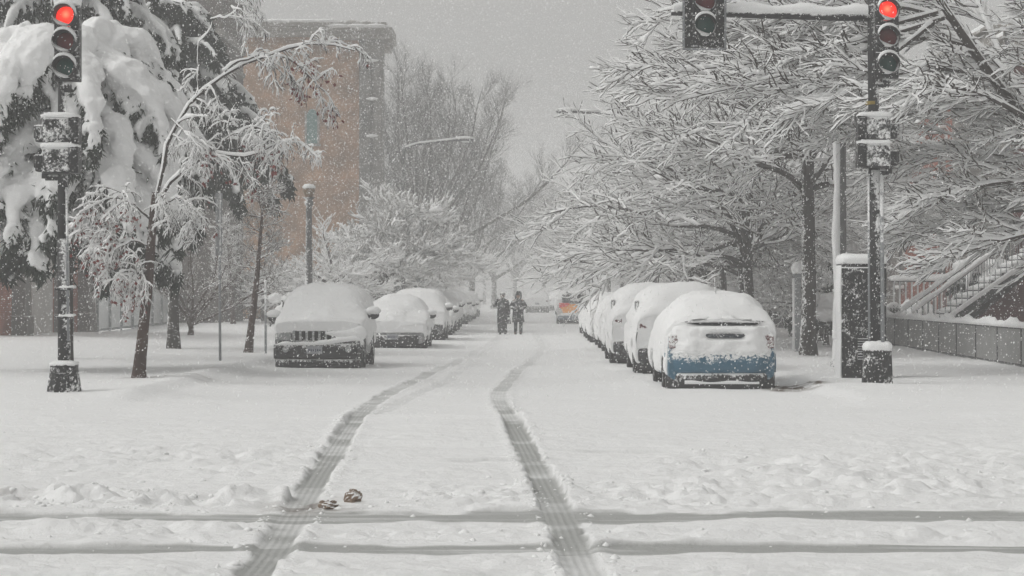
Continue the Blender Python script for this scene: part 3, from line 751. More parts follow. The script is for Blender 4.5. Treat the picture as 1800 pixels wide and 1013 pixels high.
M_IRON = mat_specked('painted_iron', (.06, .06, .06), .26, 30, .6, .3, .3)
def fence(p0, p1, h, sp_, label, z0=None, snow=.09, name='iron_fence', mt=None, pw=.026):
    mt = mt or M_IRON
    p0 = np.array(p0, float); p1 = np.array(p1, float); d = p1 - p0; ln = np.hypot(*d); d /= ln; an = math.atan2(d[1], d[0])
    zb = zat(*p0) if z0 is None else z0
    f = thing(name, label, 'fence', (p0[0], p0[1], zb), an)
    n = int(ln / sp_)
    t = MB()
    for k in range(n + 1): t.box((ln * k / n, 0, h / 2), (pw, .026, h))
    t.build('pickets', mt, f)
    for z in (h - .02, .12):
        t = MB(); t.box((ln / 2, 0, z), (ln, .045, .04)); t.build('rail', M_IRON, f)
    np_ = max(2, int(ln / 2.6))
    for k in range(np_ + 1):
        t = MB(); t.box((ln * k / np_, 0, h / 2), (.06, .06, h + .04)); t.build('post', M_IRON, f)
    secs = []
    for s in np.arange(0, ln + .01, .22):
        hh = snow * (1 + .35 * math.sin(s * 2.3) + .25 * rnd.uniform(-1, 1)); w_ = .07 + .02 * rnd.random()
        secs.append([(s, -w_, h - .01), (s, -w_ * 1.1, h + hh * .5), (s, -w_ * .4, h + hh), (s, w_ * .4, h + hh), (s, w_ * 1.1, h + hh * .5), (s, w_, h - .01)])
    t = MB(); t.loft(secs); t.build('rail_snow', M_SNOW, f, True)
    return f
fence((9.86, 38.2), (10.5, 67), .88, .125, 'low grey picket fence with snowy rail in front of the stair', .02, .14, 'picket_fence', mat_specked('grey_pickets', (.30, .30, .295), .2, 20, .6, .2, .2), .085)
fence((10.6, 69), (10.6, 84), 1.0, .14, 'iron picket fence behind the dark straight trunk')
fence((10.7, 86), (10.7, 108), 1.0, .16, 'iron picket fence farthest up the right pavement')
fence((-19.5, 113), (-7.6, 113), .75, .22, 'low railing at the back of the lawn', None, .12)

# stoop: iron stair to the row house
st = thing('stoop_stairs', 'snow covered stair with sloping iron rails climbing to the red house', 'stairs', (10.42, 60.6, .28))
run, rise, wdt, ns = 3.7, 2.7, 1.8, 13
t = MB()
for k in range(ns):
    t.box((run * (k + .5) / ns, wdt / 2, rise * (k + 1) / ns - .05), (run / ns + .05, wdt, .08))
t.prism([(0, -.02), (.25, -.02), (run, rise - .25), (run, rise)], .0, .05); t.prism([(0, -.02), (.25, -.02), (run, rise - .25), (run, rise)], wdt - .05, wdt)
t.build('flight', M_IRON, st)
t = MB()
for k in range(ns):
    t.box((run * (k + .5) / ns, wdt / 2, rise * (k + 1) / ns + .03), (run / ns + .10, wdt * .96, .10), ry=-.3)
t.build('step_snow', M_SNOW, st, bevel=.03)
t = MB(); t.prism([(-.02, .02), (run, rise - .06), (run, rise + .10), (-.02, .16)], -.10, .02); t.build('stringer_snow', M_SNOW, st, bevel=.03)
t = MB(); t.prism([(.5, -.3), (run + .9, -.3), (run + .9, rise - .3), (run, rise - .3)], .10, wdt - .1); t.build('side_wall', M_DKBRICK, st)
for yy in (0.0, wdt):
    t = MB()
    for k in range(26):
        x = run * k / 25; z = rise * k / 25; t.cyl((x, yy, z), (x, yy, z + .86), .013, .013, 5, cap=False)
    rl = t.build('balusters', M_STEEL, st)
    t = MB(); t.cyl((-.05, yy, .86), (run, yy, rise + .86), .03, .03, 8); t.cyl((run, yy, rise + .86), (run + .9, yy, rise + .86), .03, .03, 8); t.build('handrail', M_IRON, st, True)
    secs = []
    for s in np.linspace(-.04, 1, 30):
        x = run * s; z = rise * s + .88; hh = .17 + .03 * math.sin(s * 31)
        secs.append([(x, yy - .05, z), (x, yy - .09, z + hh * .5), (x, yy, z + hh), (x, yy + .09, z + hh * .5), (x, yy + .05, z)])
    t = MB(); t.loft(secs); t.build('rail_snow', M_SNOW, st, True)
po = thing('porch', 'snow topped porch landing with straight iron balustrade', 'porch', (11.6, 72.3, .2))
t = MB(); t.box((1.8, 1.2, .3), (3.6, 2.3, .66)); t.build('platform', M_STONE, po, bevel=.03)
t = MB(); pillow(t, (1.8, 1.25, .63), (3.6, 2.2, .2)); t.build('platform_snow', M_SNOW, po, True)
t = MB()
for k in range(19): t.cyl((.1 + k * .19, .1, .62), (.1 + k * .19, .1, 1.75), .032, .032, 5, cap=False)
t.build('balusters', M_FROST, po)
t = MB(); t.box((1.8, .1, 1.77), (3.6, .06, .05)); t.build('handrail', M_IRON, po)
t = MB(); pillow(t, (1.8, .1, 1.79), (3.7, .2, .20)); t.build('rail_snow', M_SNOW, po, True)

# dirty ice clumps by the tyre track
M_ICE = mat_specked('dirty_ice', (.22, .165, .125), .24, 24, .7, .45, .3)
def clump(loc, s, label, seed):
    r2 = np.random.default_rng(seed); t = MB(); n, k = 20, 14; V = []
    for i in range(k + 1):
        th = math.pi * i / k
        for j in range(n):
            ph = 2 * math.pi * j / n; d = np.array([math.sin(th) * math.cos(ph), math.sin(th) * math.sin(ph), -math.cos(th)])
            rr = 1 + .35 * float(vnoise(d[0] * 1.7 + seed, d[1] * 1.7 + d[2] * 2.3, seed)) + .16 * float(vnoise(d[0] * 5 + seed, d[1] * 5 + d[2] * 6, seed + 1))
            V.append(d * rr * np.array(s))
    Fs = [(i * n + j, i * n + (j + 1) % n, (i + 1) * n + (j + 1) % n, (i + 1) * n + j) for i in range(k) for j in range(n)]
    t.add(V, Fs); o = t.build('ice_clump', M_ICE, None, False, loc); tag(o, label, 'ice clump', 'ice clumps'); return o
clump((WX(619, 17.3), 17.35, zat(WX(619, 17.3), 17.35) + .024), (.062, .06, .068), 'upright brown lump of dirty ice right of the tyre track', 3)
clump((WX(577, 17.0), 16.95, zat(WX(577, 17.0), 16.95) + .008), (.07, .06, .04), 'flat brown lump of dirty ice lying on the tyre track', 8)
# ------------------------------------------------------------------ cars
def paint(name, col, amt=.3, sc=26): return mat_specked(name, col, amt, sc, .35, .15, .5)
M_TYRE = mat_specked('tyre_rubber', (.014, .014, .014), .28, 30, .8, .2, .2)
M_RIM = mat_specked('rim', (.14, .14, .145), .4, 30, .4, .2, .2)
M_PLASTIC = mat_specked('black_bumper', (.016, .016, .017), .25, 20, .6, .3, .4)
M_UNDER = principled('under_body', (.008, .008, .008), .9)
M_PLATE = mat_specked('licence_plate', (.33, .34, .36), .25, 50, .5, .2, .2)
M_PLTXT = principled('plate_marks', (.04, .05, .09), .6)
M_HLAMP = mat_specked('headlamp_glass', (.30, .31, .31), .35, 30, .2, .2, .3)
M_TLAMP = mat_specked('tail_lamp', (.10, .012, .012), .42, 30, .25, .2, .3)
M_CARGL = mat_specked('car_glass', (.014, .016, .018), .26, 26, .12, .2, .4)

SUVF = dict(L=4.5, W=.92, body=[(0, .60), (.02, .90), (.10, .98), (.5, 1.04), (1.15, 1.12), (1.85, 1.62), (2.2, 1.69), (3.9, 1.67), (4.25, 1.55), (4.44, 1.05), (4.5, .6)], belt=1.08, wt=.70, ends=(.88, .88), wheels=(.85, 3.55), wr=.36, zb=.26)
SEDF = dict(L=4.6, W=.90, body=[(0, .50), (.03, .70), (.25, .80), (1.15, .95), (1.95, 1.38), (2.4, 1.45), (3.3, 1.42), (4.0, 1.06), (4.45, .98), (4.58, .85), (4.6, .5)], belt=.95, wt=.62, ends=(.82, .84), wheels=(.85, 3.6), wr=.32, zb=.20)
HATR = dict(L=4.4, W=.91, body=[(0, .55), (.02, .95), (.08, 1.08), (.42, 1.38), (.9, 1.49), (1.8, 1.53), (2.5, 1.47), (3.4, 1.02), (4.1, .86), (4.38, .70), (4.4, .5)], belt=.98, wt=.66, ends=(.88, .82), wheels=(.80, 3.5), wr=.33, zb=.22)
SUVR = dict(L=4.6, W=.93, body=[(0, .60), (.02, 1.0), (.08, 1.12), (.30, 1.56), (.6, 1.68), (2.4, 1.72), (2.8, 1.66), (3.5, 1.14), (4.2, 1.02), (4.56, .90), (4.6, .6)], belt=1.10, wt=.72, ends=(.89, .86), wheels=(.90, 3.65), wr=.37, zb=.28)

def dense(p):
    y = np.unique(np.concatenate([[0, .01, .03, .06, .1, .16], np.arange(.25, p['L'] - .2, .12), p['L'] - np.array([.16, .1, .06, .03, .01, 0])]))
    zt = np.interp(y, *np.array(p['body']).T)
    e0, e1 = p['ends']; L_ = p['L']
    w_ = p['W'] * np.ones_like(y)
    w_ = np.minimum(w_, e0 + (p['W'] - e0) * np.sqrt(np.clip(1 - (1 - np.clip(y / .5, 0, 1)) ** 2, 0, 1)))
    w_ = np.minimum(w_, e1 + (p['W'] - e1) * np.sqrt(np.clip(1 - (1 - np.clip((L_ - y) / .5, 0, 1)) ** 2, 0, 1)))
    return y, zt, w_
def half_section(w, zt, zb, belt, wt):
    b = min(belt, zt - .03)
    g = np.clip((zt - b - .03) / .5, 0, 1)            # 0 bonnet .. 1 cabin
    wr_ = w * .93 * (1 - g) + wt * g
    mid = zb + (b - zb) * .55
    return [(w * .90, zb), (w * .985, zb + .06), (w, zb + .16), (w * 1.0, mid), (w * .985, b - .06), (w * .965, b), (w * .965 * .6 + wr_ * .4, b + (zt - b) * .42), (wr_ + .03 * g, zt - .10 * g - .012), (wr_ - .05, zt - .02 * g - .004), (wr_ * .55, zt + .012), (0, zt + .018)]
def car(name, label, p, col, loc, rz=0.0, front=True, group=None, lefty=True, zl=None, zr=None, snow_t=.13, front_line=.84, rear_line=None, amt=.3):
    """local y = 0 is the end that faces the camera, +y runs away from it"""
    root = thing(name, label, 'car', loc, rz, group)
    y, zt, w_ = dense(p)
    secs = []
    for yi, zi, wi in zip(y, zt, w_):
        h = half_section(wi, max(zi, p['zb'] + .1), p['zb'], p['belt'], p['wt'])
        secs.append([(x, yi, z) for x, z in h] + [(-x, yi, z) for x, z in h[-2::-1]])
    t = MB(); t.loft(secs); body = t.build('body', col, root, True)
    t = MB(); t.box((0, p['L'] / 2, .22), (p['W'] * 1.7, p['L'] - .5, .30)); t.build('underbody', M_UNDER, root)
    # wheels in dark arches
    for yw in p['wheels']:
        for s_ in (-1, 1):
            r_ = p['wr']; xo = p['W'] * s_
            t = MB(); t.cyl((xo * .80, yw, r_ + .03), (xo * 1.004, yw, r_ + .03), r_ + .075, n=20); t.build('wheel_arch', M_UNDER, root)
            t = MB(); t.lathe([(r_ * .62, -.10), (r_ * .96, -.10), (r_, -.07), (r_, .07), (r_ * .96, .10), (r_ * .62, .10)], (0, 0, 0), 'X', 22)
            wh = t.build('wheel', M_TYRE, root, True, (xo * .92, yw, r_))
            t = MB(); t.lathe([(.001, s_ * .06), (r_ * .2, s_ * .07), (r_ * .3, s_ * .03), (r_ * .6, s_ * .05), (r_ * .64, s_ * .09)], (0, 0, 0), 'X', 15)
            t.build('rim', M_RIM, wh, True)
    # snow over the whole car
    r2 = np.random.default_rng(int(abs(loc[1]) * 10))
    ys = np.concatenate([[-.07, -.065, -.05], y, p['L'] + np.array([.05, .07])])
    z2 = np.interp(np.clip(ys, 0, p['L']), y, zt); w2 = np.interp(ys, y, w_)
    kk = np.exp(-np.linspace(-2, 2, 11) ** 2); kk /= kk.sum()
    yu = np.linspace(-.07, p['L'] + .07, 160); zu = np.interp(np.clip(yu, 0, p['L']), y, zt)
    zu = np.where((yu < .06), np.interp(.10, y, zt), zu); zu = np.where(yu > p['L'] - .06, np.interp(p['L'] - .1, y, zt), zu)
    zs = np.convolve(np.pad(zu, 15, 'edge'), np.ones(19) / 19, 'same')[15:-15]
    zs = np.maximum(np.interp(ys, yu, zs), z2) 
    secs = []
    sd_ = r2.uniform(0, 50)
    for i, (yi, zi, wi) in enumerate(zip(ys, zs, w2)):
        e = min(1.0, (yi + .07) / .22) if yi < .15 else min(1.0, (p['L'] + .07 - yi) / .22); e = math.sqrt(max(0.0, 1 - (1 - e) ** 2))
        ztop = zi + snow_t * (.35 + .65 * e)
        L1 = (zl(yi) if callable(zl) else (zl if zl is not None else p['belt'] - .1)) + .09 * float(vnoise(yi * 1.9 + sd_, 1.3, 5)) + .03 * float(vnoise(yi * 7 + sd_, 1.3, 5))
        R1 = (zr(yi) if callable(zr) else (zr if zr is not None else p['belt'] - .1)) + .05 * float(vnoise(yi * 2.2 + sd_, 7.3, 6))
        ln_ = front_line if yi < .12 else None
        if ln_ is not None:
            fz = 1 - sstep(0, .12, yi); L1 = L1 * (1 - fz) + ln_ * fz; R1 = R1 * (1 - fz) + ln_ * fz
        def side(line):
            h = half_section(wi, zi, p['zb'], p['belt'], p['wt'])
            hz = np.array([q[1] for q in h]); hx = np.array([q[0] for q in h])
            zz = line + (ztop - line) * np.array([0, .02, .10, .22, .36, .5, .63, .75, .86, .94, .985])
            xx = np.interp(zz - snow_t * .55 * np.clip((zz - line) / (ztop - line), 0, 1), hz, hx)
            th = np.array([.008, .03, .045, .055, .06, .065, .07, .07, .06, .03, .0]) * (.6 + .4 * e)
            xx = xx + th
            xx[-3] = max(xx[-3] * .95, .3); xx[-2] = xx[-3] * .80; xx[-1] = xx[-3] * .5
            nz = .045 * vnoise(zz * 3 + sd_, np.full(11, yi * 1.8), 9) + .018 * vnoise(zz * 8 + sd_, np.full(11, yi * 6), 10)
            return xx + nz, zz
        xr, zr_ = side(R1); xl, zl_ = side(L1)
        top = ztop + .03 * float(vnoise(yi * 1.7, sd_, 4))
        yy = yi
        sec = [(x, yy, z) for x, z in zip(xr, zr_)] + [(0, yy, top)] + [(-x, yy, z) for x, z in zip(xl[::-1], zl_[::-1])]
        inn = min(L1, R1)
        sec += [(-(w2[i] - .12), yy, L1), (0, yy, (L1 + R1) / 2), (w2[i] - .12, yy, R1)]
        secs.append(sec)
    t = MB(); t.loft(secs); sn = t.build('snow_cover', M_SNOW, root, True)
    sb = sn.modifiers.new('soften', 'SUBSURF'); sb.levels = 1; sb.render_levels = 1
    ct = bpy.data.textures.get('car_snow_lumps') or bpy.data.textures.new('car_snow_lumps', 'CLOUDS'); ct.noise_scale = .42; ct.noise_depth = 3
    cd = sn.modifiers.new('lumps', 'DISPLACE'); cd.texture = ct; cd.strength = .13; cd.mid_level = .5; cd.texture_coords = 'GLOBAL'
    return root
def face_box(root, name, m, c, d, bev=.015, parent=None, label=None):
    t = MB(); t.box(c, d); return t.build(name, m, parent or root, bevel=bev, label=label)
def plate(root, x, z, y=-.05):
    pl = face_box(root, 'licence_plate', M_PLATE, (x, y, z), (.33, .02, .165), .006)
    t = MB()
    for q in range(6): t.box((x - .115 + q * .046, y - .012, z - .01), (.026, .004, .06 - .012 * (q % 3)))
    t.build('plate_marks', M_PLTXT, pl)
def mirror(root, x, y, z, s_, dark=True):
    t = MB(); t.ell((x, y, z), (.13, .09, .095)); t.box((x - s_ * .13, y, z - .03), (.16, .05, .05)); m = t.build('mirror', M_PLASTIC, root, True)
    t = MB(); t.ell((x, y, z + .09), (.165, .13, .10)); t.build('mirror_snow', M_SNOW, m, True)
def arches(p, low, peak=.72, wid=.52):
    def f(yi):
        z = low
        for yw in p['wheels']:
            d = abs(yi - yw)
            if d < wid: z = max(z, low + (peak - low) * math.sqrt(max(0, 1 - (d / wid) ** 2)))
        return z
    return f
SINK = -.07

def bumper(root, name, m, z0, z1, hw, out=.10, curl=.30, thick=.16, bev=.03, bulge=.02):
    top = []
    us = np.linspace(-1, 1, 25); secs = []
    for u in us:
        y = -out + curl * abs(u) ** 6 ; x = u * hw
        zm = (z0 + z1) / 2; r_ = (z1 - z0) * .14
        secs.append([(x, y + thick, z0), (x, y + .015, z0), (x, y - bulge * .5, z0 + r_), (x, y - bulge, zm), (x, y - bulge * .5, z1 - r_), (x, y + .015, z1), (x, y + thick, z1)])
    t = MB(); t.loft(secs); return t.build(name, m, root, True)

# -- left kerb: dark four by four, front towards the camera
JD = 48.0
jx = (WX(479, JD) + WX(640, JD)) / 2 - .02
jp = dict(SUVF)
j = car('parked_car', 'dark boxy off roader with slotted grille, nearest on the left kerb', jp, paint('charcoal_paint', (.03, .03, .032), .3), (jx, JD, SINK + .02), R(0), group='cars parked on the left kerb', zl=.85, zr=arches(jp, .52, .86), front_line=.80, snow_t=.17)
bumper(j, 'bumper', M_PLASTIC, .26, .58, .935, .10, .22)
bumper(j, 'lower_bumper', M_PLASTIC, .06, .252, .90, .07, .22)
face_box(j, 'grille', M_HLAMP, (-.02, -.045, .74), (1.0, .06, .25), .02)
g = j.children[-1]
t = MB()
for q in range(7): t.box((-.42 + q * .135, -.078, .745), (.082, .012, .20))
t.build('grille_slots', M_UNDER, g)
for s_ in (-1, 1):
    t = MB(); t.box((s_ * .71, -.03, .74), (.34, .07, .2)); t.build('headlight', M_HLAMP, j, bevel=.04)
    t = MB(); t.cyl((s_ * .66, -.12, .46), (s_ * .66, -.05, .46), .07, n=16); t.build('fog_lamp', M_HLAMP, j, bevel=.01)
plate(j, -.05, .45, -.115)
secs = []
for x in np.linspace(-.92, .95, 30):
    u = (x + .92) / 1.87; zb_ = .545 + .10 * sstep(.45, 1, u); hh = .06 + .05 * sstep(.3, .8, u) + .01 * math.sin(x * 17)
    e = min(1, min(u, 1 - u) * 12)
    secs.append([(x, -.14, zb_), (x, -.16, zb_ + hh * .5 * e), (x, -.12, zb_ + hh * e), (x, -.04, zb_ + hh * 1.3 * e), (x, .02, zb_)])
t = MB(); t.loft(secs); t.build('bumper_snow', M_SNOWF, j, True)
# snow plastered over the right half of the nose
t = MB()
for q in range(16):
    u = q / 15; t.ell((.30 + .60 * u, -.05, .80 - .03 * math.sin(u * 3)), (.15, .07, .05 + .10 * u * (.8 + .4 * rnd.random())))
o = t.build('nose_snow', M_SNOW, j, True); rm = o.modifiers.new('merge', 'REMESH'); rm.mode = 'VOXEL'; rm.voxel_size = .02; rm.use_smooth_shade = True
mirror(j, -1.08, 1.5, 1.10, -1); mirror(j, 1.08, 1.5, 1.17, 1)

def sedan_nose(root, p, zt, lamp_z, bump=True, pz=.40):
    bumper(root, 'bumper', M_PLASTIC, .14, .45, p['W'] * .95, .08, .3)
    for s_ in (-1, 1):
        t = MB(); t.box((s_ * p['W'] * .72, -.02, lamp_z), (.34, .06, .13)); t.build('headlight', M_HLAMP, root, bevel=.03)
    plate(root, -.05, pz, -.09)
sed = dict(SEDF)
c2 = car('parked_car', 'snow buried sedan with its licence plate showing, second on the left kerb', sed, paint('silver_paint', (.25, .25, .26), .3), (WX(693, 66), 66, SINK), 0, group='cars parked on the left kerb', zr=arches(sed, .40, .68), front_line=.52, snow_t=.20)
sedan_nose(c2, sed, .7, .6); mirror(c2, -1.02, 1.7, 1.0, -1); mirror(c2, 1.02, 1.7, 1.0, 1)
c3 = car('parked_car', 'snow covered van just behind the second car on the left kerb', dict(SUVF), paint('grey_paint', (.08, .08, .085), .3), (-3.72, 77, SINK), 0, group='cars parked on the left kerb', zr=arches(SUVF, .45, .8), front_line=.6, snow_t=.15)
sedan_nose(c3, SUVF, .8, .72); mirror(c3, 1.05, 1.6, 1.15, 1)
c4 = car('parked_car', 'fogged car with dark bumper beneath the white tree on the left', dict(SUVF), paint('grey_paint_two', (.07, .07, .075), .3), (-4.05, 106, SINK), 0, group='cars parked on the left kerb', zr=arches(SUVF, .45, .8), front_line=.62, snow_t=.15)
sedan_nose(c4, SUVF, .8, .72); mirror(c4, 1.05, 1.6, 1.15, 1)
for Yc, xx, lb_ in ((86, -3.75, 'snow covered car half hidden behind the van on the left'), (96, -3.85, 'low snow mound of a car ahead of the fogged one on the left'), (116, -4.0, 'faint car right behind the fogged car with dark bumper'), (126, -4.0, 'faint car left of the two walkers'), (138, -4.05, 'very faint car beyond the others on the left'), (152, -4.1, 'palest snow covered car at the far end of the left kerb')):
    c = copy_tree(c3 if int(Yc) % 4 == 0 else c2); c.location = (xx, Yc, SINK); c['label'] = lb_

# -- right kerb: blue hatchback, tail towards the camera
BD = 38.0
bx_ = (WX(1170, BD) + WX(1366, BD)) / 2
M_BLUE = mat_specked('blue_paint', (.042, .125, .19), .31, 22, .35, .25, .5)
hp = dict(HATR)
b = car('parked_car', 'blue hatchback under deep snow, its tail nearest on the right kerb', hp, M_BLUE, (bx_, BD, SINK), 0, group='cars parked on the right kerb', zl=arches(hp, .24, .66, .46), zr=.75, front_line=1.225, snow_t=.19)
bumper(b, 'bumper', M_BLUE, .335, .70, .935, .11, .32, bulge=.03)
bumper(b, 'lower_bumper', M_PLASTIC, .02, .33, .915, .10, .32)
us = np.linspace(-1, 1, 25); secs = []
for u in us:
    e = (1 - abs(u) ** 3); x = .04 + .70 * u; yy = -.06 + .16 * abs(u) ** 4; z1_ = 1.215 - .012 * abs(u) + .004 * math.sin(u * 9); z0_ = z1_ - .085 * e - .012 - .012 * u * e + .006 * math.sin(u * 14)
    secs.append([(x, yy + .08, z0_), (x, yy, z0_), (x, yy, z1_), (x, yy + .08, z1_)])
t = MB(); t.loft(secs); t.build('rear_window', M_CARGL, b, True)
for s_ in (-1, 1):
    t = MB(); t.box((s_ * .78, .02, .86), (.2, .1, .24)); t.build('tail_light', M_TLAMP, b, bevel=.03)
# snow pillow on the tailgate
nx_, nz_ = 40, 20; V = []
for i in range(nx_ + 1):
    for k in range(nz_ + 1):
        u = i / nx_ * 2 - 1; v = k / nz_; x = u * (.94 - .09 * v * v); z = .67 + v * .46 - .05 * (1 - abs(u) ** 3) * (1 - v)
        edge = min(1, (1 - abs(u)) * 9) * min(1, v * 6 + .15) * min(1, (1 - v) * 7)
        dpt = .06 + .115 * math.sqrt(max(0, edge)) * (1 + .35 * float(vnoise(x * 4, z * 5, 3)) + .2 * float(vnoise(x * 13, z * 15, 4)))
        rec = math.exp(-(abs((x - .06) / .34)) ** 6) * math.exp(-(abs((z - .955) / .062)) ** 4)
        V.append((x, .02 - dpt * (1 - rec * .75) + .26 * (abs(u) ** 5), z))
Fs = [(i * (nz_ + 1) + k, (i + 1) * (nz_ + 1) + k, (i + 1) * (nz_ + 1) + k + 1, i * (nz_ + 1) + k + 1) for i in range(nx_) for k in range(nz_)]
t = MB(); t.add(V, Fs); o = t.build('tailgate_snow', M_SNOW, b, True); so = o.modifiers.new('thick', 'SOLIDIFY'); so.thickness = .05; so.offset = -1
t = MB(); t.prism([(-.26, .993), (.37, .993), (.40, .955), (.32, .92), (-.21, .92), (-.29, .955)], -.095, -.02); t.build('plate_recess', mat_specked('tailgate_trim', (.02, .03, .04), .28, 40, .4, .3, .3), b, bevel=.01)
# crust of lumps above the blue band
t = MB()
for q in range(330):
    x = rnd.uniform(-.9, .9); z = .69 - abs(rnd.gauss(0, .055)) ; s_ = rnd.uniform(.012, .032)
    t.ell((x, -.135 + .03 * rnd.random() + .30 * abs(x / .93) ** 6, z), (s_ * 1.4, s_ * .6, s_ * .7), n=6, k=4)
t.build('snow_crust', M_SNOWF, b, True)
secs = []
for x in np.linspace(-.62, .62, 24):
    hh = .05 + .014 * math.sin(x * 9); secs.append([(x, -.13, .15), (x, -.15, .15 + hh * .5), (x, -.11, .15 + hh), (x, -.05, .15 + hh), (x, -.02, .15)])
t = MB(); t.loft(secs); t.build('bumper_snow', M_SNOWF, b, True)
t = MB(); t.cyl((-.02, .95, 1.66), (-.03, 1.05, 1.93), .016, .008, 6); t.build('aerial', M_PLASTIC, b)

def tail(root, p, gz, lz_, x_side=-1):
    bumper(root, 'bumper', M_PLASTIC, .16, .54, p['W'] * .97, .09, .3)
    for s_ in (-1, 1):
        t = MB(); t.box((s_ * p['W'] * .86, -.045, lz_), (.2, .07, .15)); t.build('tail_light', M_TLAMP, root, bevel=.03)
    plate(root, 0, .80, -.10)
M_WPAINT = paint('white_paint', (.5, .5, .5), .3)
M_GPAINT = paint('dark_grey_paint', (.05, .05, .055), .28)
s2 = car('parked_car', 'tall snow covered van directly ahead of the blue hatchback', dict(SUVR), M_GPAINT, (3.1, 44.7, SINK), 0, group='cars parked on the right kerb', zl=arches(SUVR, .20, .74, .50), front_line=.58, snow_t=.19)
tail(s2, SUVR, 1.3, 1.02)
t = MB(); t.prism([(.38, 1.30), (.95, 1.30), (1.0, 1.50), (.52, 1.52)], -.925, -.86, axis='X'); t.build('side_window', M_CARGL, s2, bevel=.01)
s3 = copy_tree(s2); s3.location = (2.87, 51.3, SINK); s3['label'] = 'second tall snow covered van ahead of the blue hatchback'
HAT2 = dict(HATR)
s4 = car('parked_car', 'low snow covered hatchback directly ahead of both tall vans', HAT2, M_WPAINT, (3.02, 59.5, SINK), 0, group='cars parked on the right kerb', zl=arches(HAT2, .22, .66, .46), front_line=.55, snow_t=.17)
tail(s4, HAT2, 1.3, .92)
for Yc, xx, lb_ in ((66.2, 3.05, 'snow covered hatchback, second of the low ones on the right'), (73.2, 3.0, 'snow covered hatchback, third of the low ones on the right'), (80.5, 3.05, 'snow covered hatchback nearest behind the orange tailed van'), (88.5, 3.1, 'low mound of a car just behind the orange tailed van on the right')):
    c = copy_tree(s4); c.location = (xx, Yc, SINK); c['label'] = lb_
for Yc, xx, lb_ in ((150, 3.2, 'faint car in fog ahead of the orange tailed van'), (165, 3.1, 'fainter car in fog second ahead of the orange tailed van'), (185, .9, 'nearly lost car in the middle of the fogged road'), (205, 3.0, 'last car still visible in the fog on the right')):
    c = copy_tree(s2); c.location = (xx, Yc, SINK); c['label'] = lb_

# -- taxi van with orange tailgate
TX = dict(SUVR); TX['W'] = .96; TX['wt'] = .80
M_ORANGE = mat_specked('orange_paint', (.95, .36, .04), .2, 14, .4, .15, .3)
M_RED = mat_specked('red_paint', (.70, .04, .03), .2, 14, .4, .15, .3)
tx = car('taxi_van', 'white van with orange and red tailgate standing in the fogged road', TX, M_WPAINT, (WX(1011, 118), 118, -.04), R(-2), group=None, zl=1.0, zr=1.0, front_line=1.62, snow_t=.10)
tx['category'] = 'van'
t = MB(); t.box((0, .02, 1.34), (1.36, .10, .46)); t.build('rear_window', M_CARGL, tx, bevel=.05)
t = MB(); t.prism([(-.62, .60), (.74, .60), (.80, .86), (.80, 1.06), (-.74, 1.06), (-.74, .84)], -.09, 0); t.build('tailgate', M_ORANGE, tx, bevel=.02)
t = MB(); t.prism([(-.82, .86), (-.45, .92), (-.30, 1.03), (-.30, 1.12), (-.84, 1.12)], -.10, -.01); t.build('tailgate_corner', M_RED, tx, bevel=.02)
t = MB(); t.prism([(.30, .95), (.86, .92), (.86, 1.12), (.30, 1.12)], -.10, -.01); t.build('tailgate_corner', M_RED, tx, bevel=.02)
t = MB(); t.box((0, -.06, .55), (1.5, .08, .09)); t.build('tailgate_snow', M_SNOW, tx, bevel=.02)
t = MB(); t.box((0, -.05, .38), (1.80, .2, .26)); t.build('bumper', mat_specked('blue_grey_bumper', (.10, .13, .17), .3, 14, .5), tx, bevel=.05)
plate(tx, 0, .36, -.16)

# ------------------------------------------------------------------ people
M_COAT = mat_specked('dark_coat', (.016, .016, .019), .26, 18, .9, .35, .2)
M_COAT2 = mat_specked('charcoal_coat', (.017, .018, .022), .28, 18, .9, .35, .2)
M_TROUS = mat_specked('dark_trousers', (.018, .026, .028), .2, 18, .9, .3, .2)
M_SKIN = principled('brown_skin', (.16, .085, .055), .5)
M_SKIN2 = principled('pale_skin', (.38, .25, .19), .5)
M_HAIR = principled('dark_hair', (.012, .009, .008), .7)
M_HAT = mat_specked('brown_hat', (.035, .022, .016), .2, 24, .9)
def skinned(name, mat, parent, verts, edges, radii, root_i=0, sub=2):
    me = bpy.data.meshes.new(name); me.from_pydata(verts, edges, []); me.update()
    o = bpy.data.objects.new(name, me); COL.objects.link(o); o.parent = parent
    sk = o.modifiers.new('skin', 'SKIN'); sk.use_smooth_shade = True
    sv = me.skin_vertices[0].data if me.skin_vertices else None
    if sv is None:
        bpy.context.view_layer.objects.active = o
        bpy.ops.mesh.customdata_skin_add(); sv = me.skin_vertices[0].data
    for i, r in enumerate(radii): sv[i].radius = (r, r) if not isinstance(r, tuple) else r
    for i in range(len(verts)): sv[i].use_root = (i == root_i)
    ss = o.modifiers.new('sub', 'SUBSURF'); ss.levels = sub; ss.render_levels = sub
    me.materials.append(mat); return o
def oval_loft(t, rows, n=18, m=0, wob=0.0, seed=1):
    secs = []
    for (x, y, z, rx, ry) in rows:
        q = []
        for k in range(n):
            a = 2 * math.pi * k / n; wv = 1 + wob * float(vnoise(k * .9 + seed, z * 5, seed))
            q.append((x + rx * math.cos(a) * wv, y + ry * math.sin(a) * wv, z))
        secs.append(q)
    return t.loft(secs, m)
